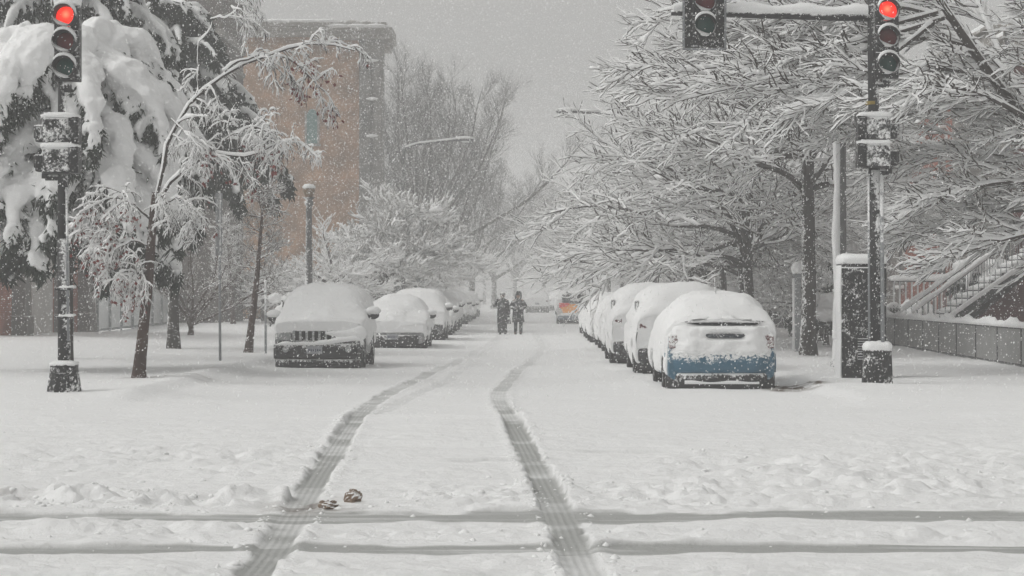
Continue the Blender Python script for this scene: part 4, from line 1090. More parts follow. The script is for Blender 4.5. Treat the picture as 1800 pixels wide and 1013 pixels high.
def body_mesh(root, skin, arms, hip=.86, feet=((-.1, -.03), (.1, -.03)), sh=1.36, head=1.55, k=1.0):
    V = [(0, 0, hip), (0, 0, hip + .22), (0, .01, sh - .06), (0, .005, sh + .06), (0, -.005, head - .07), (0, 0, head + .05)]
    E = [(0, 1), (1, 2), (2, 3), (3, 4), (4, 5)]; Rd = [.13, .12, .14, .052, .072, .078]
    for s_, pts in arms:
        a = len(V); V += [(s_ * .16, 0, sh)] + list(pts); E.append((2, a)); Rd.append(.062)
        for q in range(len(pts)): E.append((a + q, a + q + 1)); Rd.append([.05, .036, .03, .018][min(q, 3)])
    for (fx, fy) in feet:
        a = len(V); V += [(fx * .9, 0, hip - .06), (fx, .01, hip * .52), (fx * 1.02, .02, .09), (fx * 1.15, fy - .12, .035)]
        E += [(0, a), (a, a + 1), (a + 1, a + 2), (a + 2, a + 3)]; Rd += [.092, .062, .042, .035]
    o = skinned('body', skin, root, V, E, Rd)
    # face: nose, brow, ears
    t = MB()
    t.ell((0, -.088, head - .01), (.012, .016, .02), n=8, k=6)
    for s_ in (-1, 1): t.ell((s_ * .078, .005, head - .01), (.012, .02, .028), n=8, k=6)
    t.build('face', skin, o, True)
    t = MB()
    for s_ in (-1, 1): t.ell((s_ * .03, -.077, head + .015), (.011, .008, .007), n=8, k=6)
    t.ell((0, -.078, head - .048), (.022, .008, .006), n=8, k=6)
    t.build('eyes_and_mouth', M_HAIR, o, True)
    return o
PD = 88.0
pz = zat(WX(883, PD), PD)
p1 = thing('person', 'person in long dark coat and brown cap with one arm raised', 'person', (WX(883.5, PD), PD, pz - .03), R(4), group='two walkers on the road')
hA = [(-.30, -.05, 1.14), (-.24, -.20, 1.33), (-.23, -.22, 1.42)]
hB = [(.25, .0, 1.10), (.23, -.06, .86), (.23, -.07, .77)]
body_mesh(p1, M_SKIN, ((-1, hA), (1, hB)), .84, ((-.09, -.06), (.09, -.02)), 1.34, 1.53)
t = MB(); oval_loft(t, [(-.01, .01, .10, .185, .15), (-.01, .01, .35, .185, .15), (-.01, 0, .62, .19, .155), (0, 0, .86, .205, .165), (0, 0, 1.05, .20, .16), (0, 0, 1.22, .205, .155), (0, 0, 1.33, .19, .13), (0, 0, 1.40, .11, .10), (0, 0, 1.44, .085, .085)], wob=.07, seed=3); coat = t.build('coat', M_COAT, p1, True)
for s_, pts in ((-1, hA), (1, hB)):
    t = MB(); a = np.array([(s_ * .155, 0, 1.33)] + pts, float)
    for q in range(len(a) - 2): t.cyl(a[q], a[q + 1], (.078, .066, .055)[q], (.068, .058, .05)[q], 12); t.ell(a[q + 1], (.068, .068, .068))
    t.build('sleeve', M_COAT, coat, True)
    t = MB(); e = a[-1]; t.ell((e[0], e[1], e[2] - .01), (.05, .04, .075)); t.ell((e[0] - s_ * .05, e[1] - .02, e[2] - .03), (.02, .022, .04)); t.build('mitten', M_COAT2, coat, True)
t = MB(); t.lathe([(.001, 1.665), (.06, 1.655), (.092, 1.62), (.10, 1.58), (.10, 1.565), (.088, 1.56)], n=18); t.ell((0, -.10, 1.572), (.075, .05, .012)); t.build('cap', M_HAT, p1, True)
bg_ = thing('handbag', 'dark handbag hanging from the hand of the person in the long coat', 'bag', (WX(883.5, PD) + .235, PD - .08, pz + .50))
t = MB(); t.box((0, 0, .0), (.20, .10, .17), taper=.86); t.build('pouch', M_COAT2, bg_, bevel=.03)
t = MB()
for q in range(10):
    a0, a1 = math.pi * q / 10, math.pi * (q + 1) / 10; t.cyl((.06 * math.cos(a0), 0, .08 + .13 * math.sin(a0)), (.06 * math.cos(a1), 0, .08 + .13 * math.sin(a1)), .009, n=6, cap=False)
t.build('strap', M_COAT2, bg_, True)

pz = zat(WX(911, PD), PD)
p2_ = thing('person', 'person in knee length dark coat and hood with hands held together', 'person', (WX(911, PD), PD, pz - .02), R(-4), group='two walkers on the road')
hA = [(-.29, -.02, 1.10), (-.10, -.22, .99), (-.03, -.23, .98)]
hB = [(.29, -.02, 1.10), (.12, -.22, 1.00), (.05, -.23, .99)]
body_mesh(p2_, M_SKIN2, ((-1, hA), (1, hB)), .84, ((-.105, -.06), (.10, -.03)), 1.34, 1.53)
t = MB(); oval_loft(t, [(0, 0, .50, .235, .165), (0, 0, .56, .23, .165), (0, 0, .80, .215, .16), (0, 0, 1.02, .205, .155), (0, 0, 1.22, .215, .155), (0, 0, 1.32, .20, .13), (0, 0, 1.39, .12, .10), (0, 0, 1.43, .085, .085)], wob=.06, seed=7); coat = t.build('coat', M_COAT2, p2_, True)
for s_, pts in ((-1, hA), (1, hB)):
    t = MB(); a = np.array([(s_ * .165, 0, 1.32)] + pts, float)
    for q in range(len(a) - 2): t.cyl(a[q], a[q + 1], (.082, .07)[q], (.072, .058)[q], 12); t.ell(a[q + 1], (.07, .07, .07))
    t.build('sleeve', M_COAT2, coat, True)
    t = MB(); e = a[-1]; t.ell(e, (.065, .04, .045)); t.ell((e[0], e[1] - .02, e[2] + .045), (.03, .02, .02)); t.build('glove', M_COAT, coat, True)
t = MB(); t.lathe([(.001, .135), (.07, .125), (.112, .07), (.122, 0), (.118, -.08), (.105, -.14), (.09, -.16)], (0, .015, 1.56), 'Z', 24, 0, R(-50), R(230)); hd = t.build('hood', M_COAT2, coat, True); so = hd.modifiers.new('thick', 'SOLIDIFY'); so.thickness = .02
t = MB(); t.ell((0, .02, 1.585), (.092, .09, .09)); t.build('hair', M_HAIR, p2_, True)
for s_ in (-1, 1):
    t = MB(); x = s_ * .10; t.cyl((x * .95, .0, .80), (x, .01, .44), .098, .074, 14); t.cyl((x, .01, .44), (x * 1.02, .02, .07), .074, .058, 14); t.build('trouser_leg', M_TROUS, p2_, True)
    t = MB(); t.ell((x * 1.08, -.055, .045), (.05, .14, .05)); t.build('boot', M_HAIR, p2_, True)
for s_ in (-1, 1):
    t = MB(); x = s_ * .095; t.ell((x * 1.08, -.06, .045), (.05, .14, .05)); t.build('boot', M_HAIR, p1, True)
# ------------------------------------------------------------------ trees
def resample(p, K):
    p = np.array(p, float); d = np.concatenate([[0], np.cumsum(np.linalg.norm(np.diff(p, axis=0), axis=1))])
    s = np.linspace(0, d[-1], K)
    return np.stack([np.interp(s, d, p[:, i]) for i in range(3)], 1)
def smooth_line(p, K, it=2):
    q = resample(p, max(K, 8))
    for _ in range(it):
        r = q.copy(); r[1:-1] = (q[:-2] + 2 * q[1:-1] + q[2:]) / 4; q = r
    return resample(q, K)
def norm(v): return v / (np.linalg.norm(v, axis=-1, keepdims=True) + 1e-9)
def tangents(P):
    T = np.empty_like(P); T[:, 1:-1] = P[:, 2:] - P[:, :-2]; T[:, 0] = P[:, 1] - P[:, 0]; T[:, -1] = P[:, -1] - P[:, -2]
    return norm(T)
def grow(g, P, Rr, n, t0, t1, ang, ln, K, rad, noise=.15, trop=(0, 0, 0), flat=.0, taper=.25, lenfall=.5, phi_bias=None, alt=False):
    """children of branches P (B,K,3): n per branch, between t0..t1, leaving at ang +- degrees"""
    B, Kp = P.shape[:2]
    pi = np.repeat(np.arange(B), n)
    tt = (np.tile(np.arange(n), B) + g.uniform(.1, .9, B * n)) / n * (t1 - t0) + t0
    f = tt * (Kp - 1); i0 = np.clip(f.astype(int), 0, Kp - 2); fr = (f - i0)[:, None]
    pos = P[pi, i0] * (1 - fr) + P[pi, i0 + 1] * fr
    tan = norm(P[pi, i0 + 1] - P[pi, i0])
    r0 = Rr[pi, i0] * (1 - fr[:, 0]) + Rr[pi, i0 + 1] * fr[:, 0]
    a = np.where(np.abs(tan[:, 2:3]) < .95, np.array([[0, 0, 1.0]]), np.array([[1.0, 0, 0]]))
    n1 = norm(np.cross(tan, a)); n2 = np.cross(n1, tan)
    ph = g.uniform(0, 2 * math.pi, B * n)
    if alt: ph = np.where(np.tile(np.arange(n), B) % 2 == 0, 0, math.pi) + g.normal(0, .5, B * n)
    an = np.radians(ang[0] + (ang[1] - ang[0]) * g.random(B * n))[:, None]
    d = np.cos(an) * tan + np.sin(an) * (np.cos(ph)[:, None] * n1 + np.sin(ph)[:, None] * n2 * (1 - flat))
    if phi_bias is not None: d = d + np.array(phi_bias)
    d = norm(d)
    L_ = ln[0] + (ln[1] - ln[0]) * g.random(B * n); L_ = L_ * (1 - lenfall * np.clip((tt - t0) / max(1e-6, t1 - t0), 0, 1))
    out = np.empty((B * n, K, 3)); out[:, 0] = pos
    tr = np.array(trop, float)
    for k in range(1, K):
        d = norm(d + g.normal(0, noise, (B * n, 3)) + tr * (2.0 / K))
        out[:, k] = out[:, k - 1] + d * (L_ / (K - 1))[:, None]
    rs = np.minimum(r0 * .8, rad[0] + (rad[1] - rad[0]) * g.random(B * n))
    R2 = rs[:, None] * (1 - (1 - taper) * np.linspace(0, 1, K)[None, :])
    return out, R2
WIND = np.array([-.30, .16, 1.0])
def sweep(mb, g, P, Rr, snow=.02, rich=False, bare=False, lump=.35, side=.6, steep=.25, mbark=0, msnow=1):
    """branch tubes: bark below, a ridge of snow on top, thicker where the branch lies flatter"""
    B, K = P.shape[:2]
    T = tangents(P)
    u0 = np.broadcast_to(WIND / np.linalg.norm(WIND), T.shape)
    u = u0 - np.sum(u0 * T, -1, keepdims=True) * T
    c = np.linalg.norm(u, axis=-1); u = u / (c[..., None] + 1e-6)
    s = np.cross(T, u)
    r = Rr
    h = snow * (steep + (1 - steep) * c ** 1.5) * (1 + lump * g.normal(0, 1, (B, K))).clip(.35, 2) * (.75 + 8 * np.minimum(r, .03))
    endf = np.ones(K); endf[-1] = .35
    h = h * endf
    w_ = r + h * .36 * side
    if rich:
        prof = [(-1, 0, 0, 0), (-.72, 0, -.7, 0), (0, 0, -1, 0), (.72, 0, -.7, 0), (1, 0, 0, 0), (0, 1.02, .25, .35), (0, .62, .55, .85), (0, 0, .6, 1.05), (0, -.62, .55, .85), (0, -1.02, .25, .35)]
        nb = 4
    else:
        prof = [(0, -1, 0, .15), (0, 0, -1, 0), (0, 1, 0, .15), (0, 0, .5, 1)]
        nb = 2
    V = np.stack([P + s * (a * r + b * w_)[..., None] + u * (cc * r + d * h)[..., None] for a, b, cc, d in prof], 2)
    M = len(prof)
    base = (np.arange(B)[:, None, None] * K + np.arange(K - 1)[None, :, None]) * M
    j = np.arange(M)[None, None, :]; j2 = (j + 1) % M
    q = np.stack([base + j, base + j2, base + M + j2, base + M + j], -1).reshape(-1, 4)
    mm = np.where((np.arange(M) < nb) | bare, mbark, msnow); mm = np.broadcast_to(mm, (B, K - 1, M)).reshape(-1)
    mb.add(V.reshape(-1, 3), q, mm)
def limb_set(lines, r0s, K=14):
    P = np.stack([smooth_line(l, K) for l in lines])
    Rr = np.stack([np.interp(np.linspace(0, 1, K), np.linspace(0, 1, len(r)), r) for r in r0s])
    return P, Rr
def trunk_tube(mb, line, rads, n=14, K=16, seed=0, m=0):
    P = smooth_line(line, K, 1); rr = np.interp(np.linspace(0, 1, K), np.linspace(0, 1, len(rads)), rads)
    T = tangents(P[None])[0]; secs = []
    for k in range(K):
        a = np.array([1.0, 0, 0]); s = norm(np.cross(T[k], a)); u = np.cross(s, T[k])
        flare = 1 + .35 * math.exp(-k / K * 14)
        secs.append([P[k] + rr[k] * flare * (1 + .10 * float(vnoise(q * .8, k * .7, seed))) * (math.cos(2 * math.pi * q / n) * u + math.sin(2 * math.pi * q / n) * s) for q in range(n)])
    mb.loft(secs, m)
    return P, rr

def make_tree(name, label, loc, spec, seed, group=None, cat='tree', rz=0.0):
    """spec: trunk line + radii, limbs (explicit or grown), levels of grow(), snow"""
    g = np.random.default_rng(seed)
    root = thing(name, label, cat, loc, rz, group)
    bark = spec.get('bark', M_TRUNK); twig = spec.get('twig', M_TWIG)
    tm = MB()
    P, rr = trunk_tube(tm, spec['trunk'], spec['tr'], seed=seed)
    for l, r_ in spec.get('forks', []): trunk_tube(tm, l, r_, n=10, seed=seed + 1)
    tm.build('trunk', bark, root, True)
    PP, RR = P[None], rr[None]
    lines = [(smooth_line(l, 14), np.interp(np.linspace(0, 1, 14), np.linspace(0, 1, len(r_)), r_)) for l, r_ in spec.get('forks', [])]
    cm = MB()
    if 'limbs' in spec:
        ex = [l for l, _ in spec['limbs']]; er = [r_ for _, r_ in spec['limbs']]
        lp, lr = limb_set(ex, er)
        lr = lr * spec.get('limb_scale', 1.0); lp[:, 1:] += np.cumsum(g.normal(0, spec.get('kink', .0), lp[:, 1:].shape), 1)
        sweep(cm, g, lp, lr, spec.get('limb_snow', spec['snow'] * 1.3), True)
    elif lines:
        lp, lr = np.stack([a for a, _ in lines]), np.stack([b_ for _, b_ in lines])
    else:
        lp, lr = resample(P, 14)[None], np.interp(np.linspace(0, 1, 14), np.linspace(0, 1, 16), rr)[None]
    for i, lv in enumerate(spec['levels']):
        lv = dict(lv); sn = lv.pop('snow', spec['snow']); rich = lv.pop('rich', False); also = lv.pop('also', None); sd = lv.pop('side', spec.get('side', .85))
        src, srr = lp, lr
        lp, lr = grow(g, src, srr, **lv)
        if 'clip' in spec:
            keep = spec['clip'](lp)
            lp, lr = lp[keep], lr[keep]
        sweep(cm, g, lp, lr, sn, rich, bool(spec.get('bare')) and i >= spec.get('bare_from', 0), side=sd, steep=spec.get('steep', .25))
    o = cm.build('crown', [twig, M_TSNOW], root, True)
    if 'leaves' in spec:
        nl, ml, size, boxf = spec['leaves']
        pts = lp.reshape(-1, 3); pts = pts[boxf(pts)]
        if len(pts):
            c = pts[g.integers(0, len(pts), nl)] + g.normal(0, .04, (nl, 3)) + np.array([0, -.01, -.05])
            d1 = norm(g.normal(0, 1, (nl, 3)) + np.array([0, 0, -.9])) * size; d2 = norm(np.cross(d1, g.normal(0, 1, (nl, 3)))) * size * .36
            V = np.stack([c, c + d1 * .5 + d2, c + d1, c + d1 * .5 - d2], 1).reshape(-1, 3)
            lm = MB(); lm.add(V, np.arange(nl * 4).reshape(-1, 4)); lm.build('leaves', ml, root)
    return root

# --- left foreground tree with red leaves, bent under snow
TD = 40.0
def rel(pts, D, X0, dy=0.0, z0=0.0):
    n = len(pts); return [(WX(a, D) - X0, dy * (i / max(1, n - 1)), WZ(b_, D) - z0) for i, (a, b_) in enumerate(pts)]
X0 = WX(245, TD)
r_ = lambda pts, dy=0: rel(pts, TD, X0, dy)
twl = [dict(n=13, t0=.22, t1=1, ang=(35, 75), ln=(.45, 1.0), K=7, rad=(.010, .016), noise=.16, trop=(.06, 0, -.55), lenfall=.45, snow=.05, rich=True),
       dict(n=7, t0=.15, t1=1, ang=(30, 70), ln=(.22, .5), K=6, rad=(.006, .009), noise=.2, trop=(0, 0, -.8), snow=.04, rich=True),
       dict(n=4, t0=.2, t1=1, ang=(30, 65), ln=(.10, .24), K=4, rad=(.004, .006), noise=.2, trop=(0, 0, -.9), snow=.034)]
red_tree = dict(trunk=r_([(243, 678), (249, 610), (257, 540), (263, 470), (267, 410), (270, 370), (272, 345)]), tr=[.105, .10, .092, .085, .08, .07, .05], bark=M_TRUNKR, snow=.06, limb_scale=.66, kink=.026, limb_snow=.042, clip=lambda lp: ~((lp[:, -1, 0] < 1.75) & (lp[:, -1, 2] > 5.45)),
    limbs=[(r_([(270, 385), (285, 320), (297, 250), (302, 205), (345, 172), (395, 132), (440, 100), (500, 78), (555, 62), (600, 62), (634, 80)], .3), [.06, .055, .045, .03, .015]),
           (r_([(395, 132), (432, 105), (470, 92), (510, 98), (540, 122), (560, 150), (592, 178)], .6), [.032, .028, .02, .012]),
           (r_([(345, 172), (356, 110), (362, 62), (376, 24)], -.2), [.012, .009, .005]),
           (r_([(370, 40), (398, 38), (412, 0)], -.2), [.012, .008]),
           (r_([(270, 370), (300, 332), (338, 292), (372, 274), (420, 283), (470, 292), (512, 272), (545, 262), (572, 290)], -.6), [.05, .045, .03, .018, .01]),
           (r_([(372, 274), (400, 245), (440, 225), (470, 238), (490, 262)], -.5), [.022, .016, .008]),
           (r_([(268, 395), (242, 372), (218, 350), (195, 352), (176, 380), (168, 410)], -.4), [.04, .03, .018, .01]),
           (r_([(264, 440), (236, 432), (206, 432), (180, 452)], -.5), [.025, .018, .01]),
           (r_([(267, 400), (300, 372), (330, 352), (348, 372), (352, 400)], -.3), [.03, .02, .01]),
           (r_([(262, 480), (246, 474), (232, 490)], -.3), [.014, .008]),
           (r_([(300, 215), (330, 238), (352, 262), (358, 290)], -.7), [.02, .012, .008])],
    levels=twl, leaves=(520, M_LEAF, .085, lambda p: ((p[:, 0] < .2) & (p[:, 2] < 3.1)) | ((p[:, 2] < 4.1) & (p[:, 0] > 1.2) & (p[:, 0] < 2.6)) | ((p[:, 0] > 2.6) & (p[:, 2] > 4.6) & (p[:, 2] < 5.7))))
make_tree('red_leaved_tree', 'slender tree with red brown leaves and arching snowy limbs', (X0, TD, zat(X0, TD) - .05), red_tree, 5)

# --- generic street trees on the right, spreading over the road
def spread_tree(h, tr, nl, reach, seed, bias, up=.25, dens=1.0, snow=.028, lean=(.0, .0)):
    g = np.random.default_rng(seed); fk = []
    for k in range(nl):
        a = bias + (k / nl - .5) * 2 * math.pi * .92 + g.normal(0, .18)
        wgt = .55 + .45 * math.cos(a - bias)
        L_ = reach * (.62 + .5 * wgt) * g.uniform(.85, 1.1)
        el = math.radians((2 + 66 * ((k * 5) % nl) / nl) + g.uniform(-6, 6) + (1 - wgt) * 10)
        p = np.array([lean[0], lean[1], h * g.uniform(.70, 1.0)]); pts = [p]
        for q in range(6):
            e2 = el * (1.2 - .22 * q) + g.normal(0, .20); a2 = a + g.normal(0, .24)
            p = p + np.array([math.cos(a2) * math.cos(e2), math.sin(a2) * math.cos(e2), math.sin(e2)]) * L_ / 6
            pts.append(p)
        fk.append((pts, [tr * .45, tr * .36, tr * .25, tr * .15, .014]))
    # a central leader
    fk.append(([(lean[0], lean[1], h * .95), (lean[0] + .2, lean[1], h + reach * .35), (lean[0] - .2, lean[1] + .3, h + reach * .8)], [tr * .6, tr * .4, .02]))
    n = lambda v: max(2, int(v * dens))
    return dict(trunk=[(0, 0, 0), (.03, 0, h * .3), (lean[0] * .6, lean[1] * .6, h * .65), (lean[0], lean[1], h)], tr=[tr, tr * .92, tr * .85, tr * .8], forks=fk, snow=snow, bark=M_TRUNK,
        levels=[dict(n=n(10), t0=.16, t1=.98, ang=(25, 60), ln=(reach * .30, reach * .58), K=9, rad=(.022, .034), noise=.12, trop=(0, 0, up * .4), flat=.35, lenfall=.5, snow=snow * 1.6, rich=True, alt=True),
                dict(n=n(7), t0=.15, t1=1, ang=(22, 50), ln=(reach * .16, reach * .34), K=9, rad=(.011, .016), noise=.10, trop=(0, 0, up * .5), flat=.35, lenfall=.45, snow=snow * 1.25, rich=True, alt=True),
                dict(n=n(4.6), t0=.12, t1=1, ang=(20, 46), ln=(reach * .07, reach * .17), K=7, rad=(.006, .009), noise=.10, trop=(0, 0, up), flat=.3, lenfall=.3, snow=snow)])
GR = 'street trees along the right pavement'
tB = spread_tree(5.5, .18, 15, 4.2, 21, math.pi * 1.02, .15, 1.05, .056)
B0 = make_tree('street_tree', 'dark straight trunked street tree with snowy limbs reaching over the road', (WX(1420, 54.7), 54.7, .1), tB, 22, GR)
tC = spread_tree(3.1, .15, 15, 5.2, 31, math.pi, .1, .95, .055, (-.1, 0))
C0 = make_tree('street_tree', 'low forking street tree rising behind the blue hatchback', (WX(1318, 62), 62, .1), tC, 32, GR)
# big near tree off the frame's right edge whose limbs hang across the view
NX_, NY_ = 11.0, 43.0
def nl_(pts, dy): return rel(pts, NY_, NX_, dy)
near_limbs = [
    (nl_([(1660, 30), (1560, 62), (1440, 92), (1320, 108), (1210, 120), (1128, 98)], .8), [.06, .045, .032, .022, .010]),
    (nl_([(1700, -60), (1560, -70), (1420, -40), (1290, -10), (1160, 6)], 2.2), [.06, .045, .032, .022, .010]),
    (nl_([(1640, 40), (1540, 118), (1420, 150), (1320, 148), (1250, 166), (1180, 185)], -.6), [.055, .042, .03, .02, .010]),
    (nl_([(1650, 20), (1520, 50), (1400, 60), (1300, 40), (1210, 62)], 3.2), [.055, .042, .03, .02, .010]),
    (nl_([(1950, 330), (1880, 280), (1800, 212), (1740, 140), (1690, 70), (1640, 0), (1600, -70)], -.5), [.15, .13, .12, .10, .09, .07, .04]),
    (nl_([(1950, 330), (1850, 250), (1770, 205), (1690, 170), (1610, 165), (1540, 175)], -2.5), [.10, .07, .05, .03, .015]),
    (nl_([(1800, 212), (1730, 190), (1660, 180), (1590, 200), (1520, 225)], 1.2), [.06, .04, .03, .014]),
    (nl_([(1700, 80), (1640, 60), (1570, 70), (1490, 100), (1400, 120)], .5), [.06, .045, .03, .012]),
    (nl_([(1660, 30), (1580, 0), (1480, 10), (1380, 25), (1280, 60)], 1.6), [.06, .045, .03, .012]),
    (nl_([(1740, 140), (1660, 120), (1580, 130), (1500, 160), (1410, 200)], -1.2), [.05, .04, .026, .012]),
    (nl_([(1940, 330), (1850, 330), (1760, 320), (1680, 335), (1600, 370)], -1.5), [.08, .06, .04, .014]),
    (nl_([(1940, 340), (1860, 360), (1780, 370), (1700, 385), (1620, 420)], 1.0), [.08, .055, .035, .014]),
    (nl_([(1940, 360), (1870, 400), (1800, 410), (1730, 425), (1650, 452)], -2.0), [.07, .05, .03, .013]),
    (nl_([(1900, 300), (1830, 200), (1790, 110), (1760, 20), (1740, -60)], 2.0), [.09, .07, .05, .03]),
    (nl_([(1950, 300), (1880, 180), (1830, 80), (1800, -30)], -1.0), [.09, .07, .05, .03]),
    (nl_([(1940, 330), (1850, 290), (1780, 262), (1700, 250), (1610, 268)], 2.5), [.07, .05, .03, .014]),
    (nl_([(1860, 250), (1800, 140), (1740, 60), (1660, -20), (1560, -50), (1460, -40)], 3.0), [.07, .05, .03, .014])]
near = dict(trunk=[(.15, 0, 0), (.05, 0, 1.5), (-.0, 0, 2.8), (.02, 0, 3.6)], tr=[.32, .27, .25, .22], snow=.036, bark=M_TRUNK, limbs=near_limbs,
    levels=[dict(n=13, t0=.10, t1=.98, ang=(22, 55), ln=(1.0, 2.0), K=10, rad=(.016, .026), noise=.12, trop=(-.25, 0, -.05), flat=.35, lenfall=.45, snow=.068, rich=True, alt=True, phi_bias=(-.35, 0, 0)),
            dict(n=7, t0=.12, t1=1, ang=(22, 50), ln=(.45, 1.0), K=7, rad=(.009, .013), noise=.12, trop=(-.2, 0, 0), flat=.3, snow=.060, rich=True, alt=True),
            dict(n=4, t0=.15, t1=1, ang=(20, 48), ln=(.28, .75), K=7, rad=(.005, .008), noise=.12, trop=(-.15, 0, .1), flat=.3, snow=.050)])
make_tree('street_tree', 'large street tree whose dark leaning limb crosses the upper right corner', (NX_, NY_, 0), near, 44, GR)
# further right trees
tD = spread_tree(3.0, .14, 14, 4.7, 51, math.pi, .15, .88, .060)
M_FTWIG = principled('frosty_twig', (.13, .12, .115), .9, 0, .1); tD['twig'] = M_FTWIG
D0 = make_tree('street_tree', 'spreading snowy street tree behind the row of snow covered vans', (6.3, 73, .1), tD, 52, GR)
tE = spread_tree(3.0, .14, 14, 4.9, 61, math.pi, .15, .88, .062)
tE['twig'] = M_FTWIG
E0 = make_tree('street_tree', 'snowy street tree to the right of the cobra head lamp', (6.2, 86, .1), tE, 62, GR)
for k, (x, y, sc, rz, src, lb_) in enumerate([
        (6.3, 98, 1.05, 2.0, D0, 'pale snowy street tree above the orange tailed van'), (6.2, 112, 1.1, .6, E0, 'faded street tree above and right of the orange tailed van'),
        (6.0, 127, 1.15, 4.0, D0, 'hazy street tree right behind the orange tailed van'), (6.1, 145, 1.2, 1.1, E0, 'hazy street tree over the first fogged car on the right'),
        (6.0, 166, 1.25, 3.0, D0, 'faint street tree far up the right side'), (6.1, 190, 1.3, 5.0, E0, 'faintest street tree far up the right side'),
        (6.0, 220, 1.4, 2.4, D0, 'street tree nearly lost in fog where the right row ends'),
        (6.3, 66.5, .92, 2.6, E0, 'low limbed snowy street tree just behind the vans'), (6.2, 79.5, .95, 4.9, D0, 'low limbed snowy street tree over the low hatchbacks'), (11.5, 80, 1.0, 1.4, D0, 'snowy garden tree in front of the grey row house'), (12.2, 96, 1.15, 2.7, E0, 'snowy garden tree in front of the red brick row house'),
        (12.0, 118, 1.3, .3, D0, 'pale garden tree at the end of the iron fences')]):
    c = copy_tree(src); c.location = (x, y, .1); c.scale = (sc, sc, sc); c.rotation_euler.z = rz if x > 10 else rng.normal(0, .35) ; c['label'] = lb_

# --- left side: bare and snowy trees
GL = 'street trees along the left pavement'
def upright_tree(h, tr, H, spread, seed, snow, dens=1.0, nl=9, ll=(1, 1)):
    g = np.random.default_rng(seed); fk = []
    for k in range(nl):
        a = k * 2.4 + g.normal(0, .3); z0 = h * (.55 + .45 * k / nl)
        L_ = (H - z0) * g.uniform(.75, 1.05); el = math.radians(30 + 50 * ((k * 4) % nl) / nl + g.uniform(-5, 5)); p = np.array([0, 0, z0]); pts = [p]
        for q in range(6):
            e2 = el + .09 * q + g.normal(0, .12); a2 = a + g.normal(0, .18)
            cs = math.cos(e2) * spread
            p = p + np.array([math.cos(a2) * cs, math.sin(a2) * cs, math.sin(e2)]) * L_ / 6; pts.append(p)
        fk.append((pts, [tr * .5, tr * .4, tr * .28, tr * .16, .012]))
    n = lambda v: max(2, int(v * dens))
    return dict(trunk=[(0, 0, 0), (.05, 0, h * .35), (-.04, .03, h * .7), (0, 0, h)], tr=[tr, tr * .9, tr * .82, tr * .7], forks=fk, snow=snow, bark=M_TRUNK,
        levels=[dict(n=n(11), t0=.2, t1=.98, ang=(25, 50), ln=(H * .13, H * .24), K=8, rad=(.02, .03), noise=.10, trop=(0, 0, .35), lenfall=.5, snow=snow * 1.3, rich=False),
                dict(n=n(7), t0=.15, t1=1, ang=(22, 48), ln=(H * .06, H * .12), K=6, rad=(.012, .016), noise=.12, trop=(0, 0, .4), snow=snow),
                dict(n=n(5), t0=.12, t1=1, ang=(20, 45), ln=(H * .025, H * .055), K=4, rad=(.008, .011), noise=.12, trop=(0, 0, .4), snow=snow * .8)])
tsp = upright_tree(6.0, .34, 16.6, 1.25, 71, .006, 1.35, 15); tsp['bare'] = True; tsp['bare_from'] = 1; tsp['twig'] = principled('grey_twig', (.03, .027, .024), .9, 0, .1)
for lv_, rd_, ln_ in zip(tsp['levels'], ((.02, .03), (.011, .015), (.007, .010)), ((2.2, 3.8), (1.0, 1.9), (.45, 1.0))): lv_['rad'] = rd_; lv_['ln'] = ln_
tall = make_tree('bare_tree', 'tall bare grey tree rising right of the church tower', (WX(738, 140), 140, .1), tsp, 72, GL)
c = copy_tree(tall); c.location = (WX(778, 152), 152, .1); c.rotation_euler.z = 2.1; c.scale = (1.0, 1.0, .98); c['label'] = 'second tall bare tree with trunk right of the first one'
for (px, Y, sc, rz, lb_) in ((640, 165, .72, 1.0, 'grey bare tree fading in front of the church pier'), (830, 178, .80, 3.0, 'hazy bare tree right of the two tall ones'), (700, 185, .75, 4.2, 'hazy bare tree low behind the left lamp arm'),
                             (868, 215, .85, .4, 'fogged bare tree at the end of the left row'), (905, 260, .85, 5.2, 'bare tree almost lost in fog at the street end'), (985, 270, .9, 2.2, 'bare tree almost lost in fog above the far cars')):
    c = copy_tree(tall); c.location = (WX(px, Y), Y, .1); c.scale = (sc, sc, sc); c.rotation_euler.z = rz; c['label'] = lb_
# brown twiggy young tree by the jeep
tw = dict(trunk=rel([(436, 627), (441, 580), (447, 535), (452, 490), (456, 440), (460, 390), (464, 330)], 58, WX(436, 58)), tr=[.10, .09, .075, .06, .045, .03, .012], bark=M_TRUNKR, twig=M_TWIGB, snow=.016,
    levels=[dict(n=34, t0=.34, t1=.99, ang=(50, 80), ln=(.8, 1.35), K=9, rad=(.014, .022), noise=.14, trop=(0, 0, .15), lenfall=.55, snow=.022, rich=True),
            dict(n=9, t0=.12, t1=1, ang=(30, 60), ln=(.3, .6), K=6, rad=(.008, .011), noise=.16, trop=(0, 0, .1), snow=.016),
            dict(n=5, t0=.1, t1=1, ang=(30, 60), ln=(.10, .26), K=5, rad=(.005, .007), noise=.2, trop=(0, 0, -.1), snow=.012)])
ytree = make_tree('young_tree', 'young tree with bare brown twigs left of the front parked car', (WX(436, 58), 58, zat(WX(436, 58), 58) - .05), tw, 81)
sh = upright_tree(.7, .10, 3.6, 1.5, 91, .014, .8, 9); sh['twig'] = M_TWIGB; sh['bark'] = M_TRUNKR
make_tree('bare_shrub', 'many stemmed bare brown shrub in front of the glass wall end', (WX(334, 76), 76, zat(WX(334, 76), 76) - .05), sh, 92, cat='shrub')
